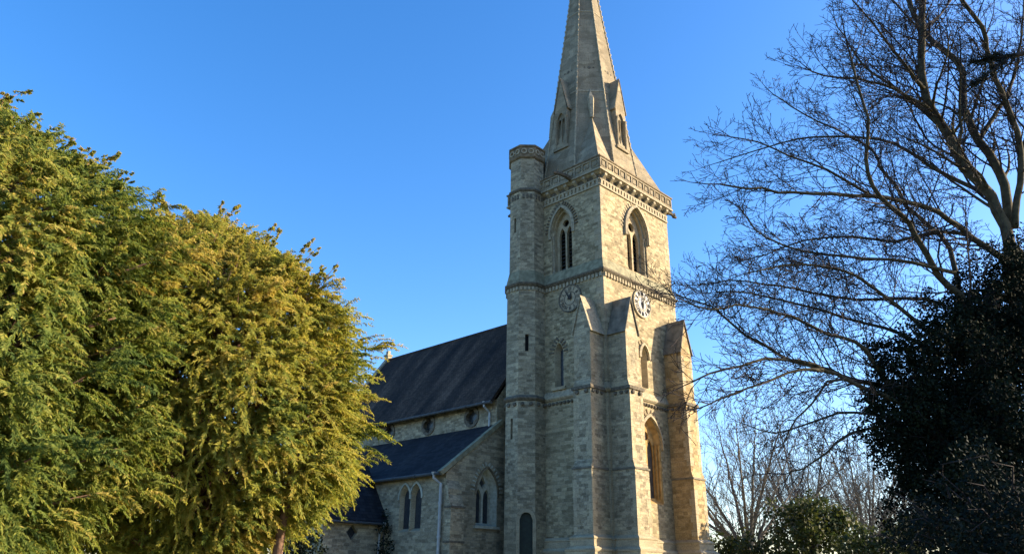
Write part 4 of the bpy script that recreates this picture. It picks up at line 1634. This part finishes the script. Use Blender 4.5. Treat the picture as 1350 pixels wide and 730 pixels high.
# ---- bare trees
class Bare:
    def __init__(self, seed, unit_=1.0):
        self.rng = random.Random(seed)
        self.u = unit_              # overall scale of twig spacing
        self.limbs, self.tw = G(), G()

    def rv(self, s):
        g = self.rng.gauss
        return Vector((g(0, s), g(0, s), g(0, s)))

    def branch(self, p, d, L, r, lvl, lift=0.12, fan=0.75, dens=1.0, rmin=0.004):
        """wandering branch with alternate side twigs"""
        n = max(3, min(9, int(L / (0.22 * self.u))))
        pts = [p.copy()]
        d = d.normalized()
        for i in range(n):
            d = (d + self.rv(0.12) + Vector((0, 0, lift * 0.5))).normalized()
            pts.append(pts[-1] + d * (L / n))
        rads = [max(rmin, r * (1 - 0.72 * i / n)) for i in range(n + 1)]
        (self.limbs if r > 0.03 * self.u else self.tw).tube(pts, rads, 6 if r > 0.03 * self.u else 3, cap=False)
        if lvl <= 0:
            return
        k = max(2, int(dens * (2 + L / (0.17 * self.u) * (0.55 if lvl > 1 else 0.8))))
        s = 1 if self.rng.random() < 0.5 else -1
        for j in range(k):
            t = 0.18 + 0.82 * (j + self.rng.random() * 0.8) / k
            t = min(t, 0.98)
            i = min(n - 1, int(t * n))
            q = pts[i].lerp(pts[i + 1], t * n - i)
            dd = (pts[i + 1] - pts[i]).normalized()
            sd = dd.cross(self.rv(1.0)).normalized()
            s = -s
            nd_ = (dd * self.rng.uniform(0.5, 1.0) + sd * fan * self.rng.uniform(0.6, 1.25)).normalized()
            ll = L * self.rng.uniform(0.28, 0.55) * (1.15 - 0.6 * t)
            if ll < 0.07 * self.u:
                continue
            self.branch(q, nd_, ll, max(rmin, r * 0.5 * (1 - 0.5 * t)), lvl - 1, lift, fan, dens, rmin)

    def limb(self, pts, r0, r1, kids, kl, lvl, fan=0.8, lift=0.1, dens=1.0, rmin=0.004, t0=0.12, wob=0.05):
        """traced limb (smoothed polyline) with side branches"""
        P = [Vector(q) for q in pts]
        # subdivide with a little wander
        Q = []
        for i in range(len(P) - 1):
            m = max(2, int((P[i + 1] - P[i]).length / (0.3 * self.u)))
            for k in range(m):
                t = k / m
                a = P[max(i - 1, 0)]; b = P[i]; c = P[i + 1]; e_ = P[min(i + 2, len(P) - 1)]
                q = 0.5 * ((2 * b) + (c - a) * t + (2 * a - 5 * b + 4 * c - e_) * t * t + (3 * b - a - 3 * c + e_) * t ** 3)
                Q.append(q + self.rv(wob * 0.4) * (1 if Q else 0))
        Q.append(P[-1])
        n = len(Q) - 1
        rads = [r0 + (r1 - r0) * (i / n) ** 0.8 for i in range(n + 1)]
        self.limbs.tube(Q, rads, 8 if r0 > 0.06 else 6, cap=True)
        for j in range(kids):
            t = t0 + (1 - t0) * (j + self.rng.random()) / kids
            t = min(t, 0.99)
            i = min(n - 1, int(t * n))
            q = Q[i].lerp(Q[i + 1], t * n - i)
            dd = (Q[i + 1] - Q[i]).normalized()
            sd = dd.cross(self.rv(1.0)).normalized()
            nd_ = (dd * self.rng.uniform(0.55, 1.1) + sd * fan * self.rng.uniform(0.55, 1.2)).normalized()
            r = rads[i] * self.rng.uniform(0.22, 0.42)
            self.branch(q, nd_, kl * self.rng.uniform(0.45, 1.2) * (1.15 - 0.55 * t), max(rmin * 1.6, min(r, 0.035 * self.u)), lvl, lift, fan, dens, rmin)
        # the end carries on as twigs
        self.branch(Q[-1], Q[-1] - Q[-2], kl * 0.5, max(r1, rmin), max(1, lvl - 1), lift, fan, dens, rmin)


def px(lst, Y0, Y1):
    n = len(lst) - 1
    return [at(x, y, Y0 + (Y1 - Y0) * (i / n)) for i, (x, y) in enumerate(lst)]


BT = Bare(21, 1.69)
BY = 22.0          # how far off the big tree stands


def big(lst, Y0, Y1):
    return px(lst, BY + (Y0 - 13) * 1.69, BY + (Y1 - 13) * 1.69)



base = at(1345, 420, BY + 0.7)
# trunk of the big tree, hidden low down by the ivy
TRK = [Vector((base.x + 0.5, BY + 1.0, 0)), Vector((base.x + 0.4, BY + 0.9, 4)), Vector((base.x + 0.15, BY + 0.7, 8.0)), at(1336, 335, BY + 0.68)]
BT.limb(TRK, 0.6, 0.34, 0, 1, 0)
L1 = big([(1336, 335), (1307, 260), (1271, 221), (1250, 178), (1229, 146), (1218, 117), (1216, 80), (1215, 40), (1217, -30), (1205, -90)], 13.4, 12.6)
L2 = big([(1333, 300), (1318, 228), (1289, 185), (1275, 157), (1270, 132), (1268, 92), (1250, 71), (1229, 53), (1205, 20), (1190, -40)], 13.5, 14.6)
L3 = big([(1338, 300), (1346, 199), (1328, 142), (1312, 103), (1300, 64), (1294, 36), (1264, -5), (1250, -60)], 13.3, 11.6)
L3b = big([(1346, 210), (1372, 120), (1380, 40), (1360, -60)], 13.3, 13.9)
A1 = big([(1330, 350), (1317, 339), (1283, 312), (1248, 289), (1225, 274), (1190, 266), (1149, 258), (1095, 256), (1026, 253), (987, 249), (950, 243)], 13.2, 11.6)
A2 = big([(1322, 430), (1287, 423), (1264, 389), (1237, 362), (1206, 308), (1191, 285), (1160, 262), (1145, 228), (1143, 190), (1143, 157), (1130, 110), (1120, 70)], 13.0, 11.2)
A3 = big([(1264, 389), (1252, 327), (1225, 297), (1195, 270), (1179, 243), (1160, 220), (1153, 200), (1120, 180), (1060, 150), (1020, 125)], 13.6, 15.4)
A4 = big([(1215, 520), (1164, 500), (1149, 473), (1129, 450), (1087, 439), (1045, 418), (1010, 408), (972, 400), (938, 408), (905, 398)], 12.4, 10.9)
A5 = big([(1205, 520), (1126, 500), (1095, 489), (1041, 473), (1014, 458), (984, 441), (957, 420), (938, 404), (903, 393), (882, 388)], 12.6, 13.6)
A6 = big([(1230, 545), (1178, 527), (1149, 516), (1114, 499), (1090, 489), (1053, 477), (1010, 474), (975, 482), (936, 491), (911, 504)], 12.2, 10.6)
A7 = big([(1175, 560), (1121, 570), (1099, 588), (1078, 605), (1058, 617), (1035, 625)], 12.2, 11.4)
A8 = big([(1085, 488), (1057, 486), (1018, 500), (985, 513), (953, 527), (921, 538)], 11.2, 10.4)
A9 = big([(1114, 499), (1092, 505), (1071, 531), (1050, 552), (1039, 573), (1030, 590)], 11.6, 11.0)
A10 = big([(1307, 260), (1268, 240), (1225, 220), (1180, 190), (1110, 180), (1050, 185), (990, 200), (945, 215)], 13.5, 15.8)
A11 = big([(1283, 312), (1235, 305), (1180, 318), (1120, 312), (1060, 318), (1010, 335), (975, 345)], 13.6, 15.0)
A12 = big([(1250, 178), (1200, 130), (1150, 95), (1120, 60), (1100, 25)], 13.2, 14.0)
A13 = big([(1229, 146), (1180, 118), (1130, 105), (1085, 100), (1062, 88)], 12.9, 11.8)
A14 = big([(1240, 400), (1190, 392), (1130, 395), (1070, 385), (1010, 375), (960, 370), (920, 375)], 13.8, 15.6)
A15 = big([(1289, 185), (1330, 120), (1345, 60), (1350, 0)], 14.0, 15.0)
A16 = big([(1218, 117), (1180, 70), (1150, 30), (1115, -10)], 12.8, 11.5)
A17 = big([(1250, 71), (1215, 40), (1180, 5), (1150, -30)], 14.3, 15.4)
A18 = big([(1149, 258), (1090, 225), (1040, 205), (1000, 188), (960, 180)], 12.4, 12.0)
A19 = big([(1240, 470), (1190, 440), (1140, 425), (1085, 410), (1030, 395), (985, 385), (945, 385)], 13.2, 12.2)
A20 = big([(1225, 440), (1180, 400), (1130, 365), (1080, 350), (1030, 350), (985, 360)], 12.6, 11.4)
A21 = big([(1200, 560), (1150, 545), (1105, 545), (1060, 560), (1020, 570), (985, 560)], 13.4, 14.8)
A22 = big([(1260, 360), (1200, 345), (1140, 340), (1085, 335), (1035, 325), (995, 300), (975, 275)], 12.4, 12.0)
for pts, r0, r1, kids, kl, lv in (
        (A19, 0.045, 0.01, 20, 1.3, 3), (A20, 0.045, 0.01, 20, 1.3, 3), (A21, 0.035, 0.009, 14, 1.0, 2), (A22, 0.04, 0.01, 18, 1.3, 3),
        (L1, 0.17, 0.05, 26, 1.9, 3), (L2, 0.15, 0.045, 24, 1.9, 3), (L3, 0.11, 0.03, 20, 1.7, 3), (L3b, 0.12, 0.04, 12, 1.8, 3),
        (A1, 0.075, 0.014, 26, 1.5, 3), (A2, 0.085, 0.016, 24, 1.5, 3), (A3, 0.06, 0.012, 22, 1.5, 3), (A4, 0.05, 0.01, 22, 1.35, 3),
        (A5, 0.055, 0.01, 26, 1.35, 3), (A6, 0.055, 0.01, 20, 1.2, 3), (A7, 0.03, 0.008, 14, 0.9, 2), (A8, 0.03, 0.008, 14, 0.9, 2),
        (A9, 0.026, 0.008, 10, 0.8, 2), (A10, 0.055, 0.01, 24, 1.6, 3), (A11, 0.045, 0.01, 22, 1.5, 3), (A12, 0.05, 0.01, 18, 1.5, 3),
        (A13, 0.045, 0.01, 16, 1.4, 3), (A14, 0.045, 0.01, 20, 1.5, 3), (A15, 0.06, 0.015, 14, 1.6, 3), (A16, 0.045, 0.01, 14, 1.4, 3),
        (A17, 0.045, 0.01, 14, 1.4, 3), (A18, 0.035, 0.009, 14, 1.3, 3)):
    BT.limb(pts, r0 * (1.6 if r0 < 0.1 else 1.12), r1 * 1.9, int(kids * 1.75), kl * 1.8, lv, 0.85, 0.1, 1.12, 0.0078)
bt = thing("bare_tree", "big leafless tree at the right edge with long dark branches reaching towards the tower", "tree")
BT.limbs.build("trunk", M['bark_green'], bt, smooth=True)
BT.tw.build("twigs", M['twig'], bt)


def bare_tree(label, x, Y, h, spread, seed, nlimb, mat, dens=0.5, lean=0.0, kl=None, rm=0.011):
    B = Bare(seed)
    r = B.rng
    top = Vector((lean, 0, h * 0.22))
    B.limb([Vector((0, 0, 0)), Vector((lean * 0.3, 0, h * 0.1)), top], h * 0.022, h * 0.019, 0, 1, 0)
    for i in range(nlimb):
        a = 2 * math.pi * (i + r.random() * 0.6) / nlimb
        s = spread * r.uniform(0.35, 1.0)
        hh = h * (1.0 - 0.45 * (s / spread) ** 2) * r.uniform(0.9, 1.03)
        st = top * r.uniform(0.55, 1.0)
        p = [st, st + Vector((math.cos(a) * s * 0.22, math.sin(a) * s * 0.22, (hh - st.z) * 0.3)),
             st + Vector((math.cos(a) * s * 0.6, math.sin(a) * s * 0.6, (hh - st.z) * 0.65)),
             Vector((lean + math.cos(a) * s, math.sin(a) * s, hh))]
        B.limb(p, h * 0.0135 * r.uniform(0.7, 1.1), rm, 18, kl or h * 0.3, 2, 0.7, 0.13, dens, rm)
    t = thing("bare_tree", label, "tree", (x, Y, 0), 0, "leafless trees beyond the churchyard")
    B.limbs.build("trunk", mat, t, smooth=True)
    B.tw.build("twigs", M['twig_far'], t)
    return t


def atx(px_, py_, Y):
    return at(px_, py_, Y).x


bare_tree("tall bare tree right behind the tower's corner buttress, forked low", atx(985, 700, 50), 50, 13.6, 6.8, 31, 12, M['twig_far'])
bare_tree("second bare tree from the tower, standing behind the rounded ivy bush", atx(1062, 700, 58), 58, 14.2, 6.2, 32, 11, M['twig_far'])
bare_tree("bare tree between the rounded ivy bush and the dark ivy mass", atx(1142, 700, 46), 46, 11.2, 5.0, 33, 10, M['twig_far'])
bare_tree("bare tree glimpsed through the lower edge of the dark ivy mass", atx(1205, 700, 54), 54, 11.0, 5.0, 34, 10, M['twig_far'])


# ---- broad-leaved masses
def leaves(rng, c, n, shell, size, tint0, flat=0.5, squash=(1, 1, 1)):
    """n leaves in a lumpy ellipsoid cluster: c = (centre, radius)"""
    ctr, R_ = c
    u = unit(rng.normal(size=(n, 3)))
    rad = R_ * (1 - shell * rng.uniform(0, 1, n) ** 1.6)
    rad *= 1 + 0.16 * noise3(u * 2.2, int(R_ * 977) + n, 2.0)
    p = np.array(ctr) + u * rad[:, None] * np.array(squash)
    d = unit(rng.normal(size=(n, 3)) + u * 0.5 - np.array([0, 0, 0.5]))
    s = unit(np.cross(d, rng.normal(size=(n, 3))))
    L_ = size * rng.uniform(0.6, 1.3, n)
    t = np.clip(tint0 + rng.normal(0, 0.2, n), 0, 1)
    return lozenges(p, p + d * L_[:, None], s, L_ * 0.38, t, 0.4)


def leaf_mass(name, label, cat, clusters, seed, mat, size, per, stems, group=None, shell=0.75, bark='twig', shoots=0, rag=7):
    rng = np.random.default_rng(seed)
    parts = []
    xs = [c[0] for c, r in clusters]; ys = [c[1] for c, r in clusters]
    o = thing(name, label, cat, (sum(xs) / len(xs), sum(ys) / len(ys), 0), 0, group)
    org = np.array(o.location)
    big = []
    for c, r in clusters:
        big.append((np.array(c) - org, r))
        for k in range(int(6 + r * rag)):     # smaller lumps over the surface
            u = unit(rng.normal(size=3))
            big.append((np.array(c) - org + u * r * rng.uniform(0.75, 1.22 + 0.006 * rag), min(0.5, r * rng.uniform(0.12, 0.4))))
    for c, r in big:
        n = int(per * r * r)
        if n > 4:
            parts.append(leaves(rng, (c, r), n, shell, size, 0.45 + rng.normal(0, 0.15)))
    v, f, t = join(parts)
    keep = v.reshape(-1, 4, 3)[:, :, 2].min(1) > 0.02
    v = v.reshape(-1, 4, 3)[keep].reshape(-1, 3)
    t = t[keep]
    f = np.arange(len(v)).reshape(-1, 4)
    g = G()
    for pts, r0, r1 in stems:
        n = len(pts)
        g.tube([Vector(p) - Vector(org) for p in pts], list(np.linspace(r0, r1, n)), 7)
    for k in range(shoots):
        c, r = clusters[rng.integers(len(clusters))]
        u = unit(rng.normal(size=3) + np.array([-0.4, -0.5, 0.2]))
        p0 = np.array(c) - org + u * r * 0.7
        p1 = p0 + u * r * 0.35 + np.array([0, 0, 0.1])
        p2 = p1 + (u + rng.normal(0, 0.5, 3)) * r * 0.25 - np.array([0, 0, 0.05])
        g.tube([Vector(p0), Vector(p1), Vector(p2)], [0.012, 0.008, 0.003], 4, cap=False)
    g.build("stem", M[bark], o, smooth=True)
    np_mesh("foliage", v, f, mat, o, t)
    return o


def cl(x, y, Y, r):
    return (tuple(at(x, y, Y)), r)


IV = [cl(1345, 400, 22.0, 1.44), cl(1290, 440, 21.3, 0.97), cl(1245, 430, 21.0, 0.66), cl(1222, 395, 20.8, 0.31), cl(1340, 500, 21.3, 2.16), cl(1250, 510, 20.7, 1.37), cl(1190, 495, 20.5, 0.71),
      cl(1185, 540, 20.3, 0.86), cl(1160, 560, 20.3, 0.43), cl(1260, 590, 20.7, 1.50), cl(1205, 600, 20.7, 0.86), cl(1330, 620, 21.0, 2.16), cl(1225, 660, 20.7, 0.86), cl(1240, 720, 21.0, 1.00), cl(1390, 560, 22.4, 2.73),
      cl(1400, 430, 23.0, 1.87), cl(1340, 700, 20.3, 1.73), cl(1150, 455, 20.7, 0.31), cl(1175, 470, 20.5, 0.43), cl(1310, 380, 22.0, 0.71), cl(1345, 345, 22.4, 0.71)]
tb = at(1300, 700, 21.3)
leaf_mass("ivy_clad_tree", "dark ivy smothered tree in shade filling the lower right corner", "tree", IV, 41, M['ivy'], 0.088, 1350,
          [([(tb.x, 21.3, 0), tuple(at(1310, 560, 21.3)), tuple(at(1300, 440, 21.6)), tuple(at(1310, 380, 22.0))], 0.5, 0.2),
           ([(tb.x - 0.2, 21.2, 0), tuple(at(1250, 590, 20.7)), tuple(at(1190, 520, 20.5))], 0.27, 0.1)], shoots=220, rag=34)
BR = [cl(1215, 715, 9.0, 0.4), cl(1270, 700, 8.6, 0.5), cl(1330, 690, 8.4, 0.6), cl(1390, 700, 8.4, 0.8), cl(1300, 730, 8.2, 0.5)]
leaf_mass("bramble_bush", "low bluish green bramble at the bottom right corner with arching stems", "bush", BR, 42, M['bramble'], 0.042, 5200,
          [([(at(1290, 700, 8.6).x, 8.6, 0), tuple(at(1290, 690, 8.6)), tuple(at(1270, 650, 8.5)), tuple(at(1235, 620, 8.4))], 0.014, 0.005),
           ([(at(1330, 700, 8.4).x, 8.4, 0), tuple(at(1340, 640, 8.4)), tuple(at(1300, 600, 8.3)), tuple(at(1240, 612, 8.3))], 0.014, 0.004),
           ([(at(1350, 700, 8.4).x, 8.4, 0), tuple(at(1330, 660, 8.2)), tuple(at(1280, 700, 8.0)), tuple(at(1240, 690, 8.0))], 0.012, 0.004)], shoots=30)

BU = [cl(1068, 700, 36, 1.5), cl(1045, 705, 36, 1.2), cl(1080, 682, 36.4, 0.95), cl(1110, 705, 36.5, 1.1), cl(1060, 676, 36.2, 0.7), cl(1030, 722, 35.6, 0.8), cl(1098, 690, 36.4, 0.8)]
leaf_mass("ivy_bush", "large rounded evergreen bush with a sunlit top in the gap right of the tower", "bush", BU, 43, M['bush'], 0.17, 420,
          [([(at(1070, 700, 36).x, 36, 0), tuple(at(1070, 710, 36)), tuple(at(1072, 680, 36))], 0.2, 0.05)], "evergreen bushes right of the tower")
leaf_mass("evergreen_bush", "small dark bush just right of the tower's corner buttress", "bush", [cl(945, 722, 37.5, 0.75), cl(953, 728, 37.5, 0.6)], 44, M['bush'], 0.16, 480,
          [([(at(947, 722, 37.5).x, 37.5, 0), tuple(at(947, 715, 37.5))], 0.1, 0.03)], "evergreen bushes right of the tower")
leaf_mass("evergreen_bush", "low dark bush between the small buttress bush and the large rounded one", "bush", [cl(985, 724, 36.5, 0.85), cl(1004, 727, 36.3, 0.65), cl(968, 730, 36.6, 0.6)], 45, M['bush'], 0.16, 480,
          [([(at(987, 722, 36.5).x, 36.5, 0), tuple(at(987, 718, 36.5))], 0.1, 0.03)], "evergreen bushes right of the tower")
leaf_mass("evergreen_bush", "dark bush at the foot of the ivy mass, right of the large rounded bush", "bush", [cl(1150, 718, 33, 0.9), cl(1130, 728, 33, 0.7), cl(1175, 722, 33, 0.9), cl(1200, 715, 33, 1.0)], 46, M['bush'], 0.16, 460,
          [([(at(1160, 722, 33).x, 33, 0), tuple(at(1160, 715, 33))], 0.1, 0.03)], "evergreen bushes right of the tower")

# shrub against the aisle wall, added dark one standing for the yew's shadow
MW = Matrix.Translation(CH.location) @ Matrix.Rotation(CH_ROT, 4, 'Z')


def chp(a, b, z):
    return tuple(MW @ Vector((a, b, z)))


leaf_mass("climbing_shrub", "dark upright shrub against the aisle wall beside the porch downpipe", "shrub",
          [(chp(-4.5, 9.75, 1.0), 0.5), (chp(-4.45, 9.65, 1.9), 0.48), (chp(-4.4, 9.65, 2.8), 0.42), (chp(-4.35, 9.75, 3.6), 0.32), (chp(-4.3, 9.85, 4.3), 0.2)], 47, M['ivy'], 0.1, 900,
          [([chp(-4.45, 9.7, 0), chp(-4.4, 9.7, 2), chp(-4.35, 9.8, 4)], 0.06, 0.02)])
leaf_mass("shadow_bush", "dark bush added to stand for the shadow under the golden yew, left of the porch wall", "bush",
          [cl(392, 724, 27, 0.75), cl(372, 722, 27.3, 0.7), cl(412, 730, 26.8, 0.55), cl(405, 705, 27.5, 0.4)], 48, M['ivy'], 0.1, 900,
          [([(at(392, 724, 27).x, 27, 0), tuple(at(392, 718, 27))], 0.08, 0.02)])


# ---- overhanging conifer bough, close to the camera at upper right
def fir_tree():
    rng = np.random.default_rng(55)
    tx = at(1350, 90, 5.6).x + 2.1
    o = thing("conifer", "near black conifer bough hanging in from the right edge, high up", "tree", (tx, 5.6, 0))
    org = np.array([tx, 5.6, 0])
    g = G()
    g.tube([(0, 0, 0), (0.03, 0, 3), (0, 0.05, 6), (0.02, 0, 9)], [0.3, 0.24, 0.17, 0.08], 10)
    g.build("trunk", M['bark_green'], o, smooth=True)
    g = G()
    main = [np.array((0, 0, 4.2)), np.array(at(1380, 62, 5.6)) - org, np.array(at(1345, 72, 5.6)) - org, np.array(at(1318, 76, 5.6)) - org, np.array(at(1285, 80, 5.55)) - org]
    sub = [np.array(at(1330, 74, 5.6)) - org, np.array(at(1310, 92, 5.55)) - org, np.array(at(1282, 112, 5.5)) - org]
    hi = [np.array((0, 0, 5.6)), np.array(at(1420, -40, 5.6)) - org, np.array(at(1380, -60, 5.6)) - org]
    P, D, L_ = [], [], []
    for ln, r0, m in ((main, 0.04, 120), (sub, 0.016, 70), (hi, 0.03, 40)):
        g.tube([Vector(q) for q in ln], list(np.linspace(r0, 0.006, len(ln))), 6)
        for k in range(m):
            t = (0.55 if ln is not sub else 0.1) + (0.45 if ln is not sub else 0.9) * rng.uniform()
            s = t * (len(ln) - 1)
            i = min(int(s), len(ln) - 2)
            P.append(ln[i] + (ln[i + 1] - ln[i]) * (s - i) + rng.normal(0, 0.012, 3))
            D.append(unit(ln[i + 1] - ln[i]) + rng.normal(0, 0.45, 3))
            L_.append(rng.uniform(0.06, 0.15))
    g.build("bough", M['twig'], o, smooth=True)
    v, f, t = yew_sprays(np.array(P), np.array(D), np.array(L_), np.full(len(P), 0.4), rng, 22, 0.05, 0.003, 0.2)
    np_mesh("needles", v, f, M['fir'], o, t)


fir_tree()

# ---- small pole with a crossbar far beyond the bushes
q = at(1025, 705, 75)
o = thing("utility_pole", "thin pole with a crossbar far beyond the bushes, between two bare trees", "pole", (q.x, 75, 0))
g = G()
zt = at(1025, 691, 75).z
g.tube([(0, 0, 0), (0, 0, zt)], [0.13, 0.1], 8)
g.build("post", M['twig'], o)
g = G()
g.box(-0.55, 0.55, -0.06, 0.06, zt - 0.35, zt - 0.2)
for u in (-0.45, 0.45):
    g.tube([(u, 0, zt - 0.2), (u, 0, zt - 0.02)], 0.05, 6)
g.build("crossbar", M['twig'], o)
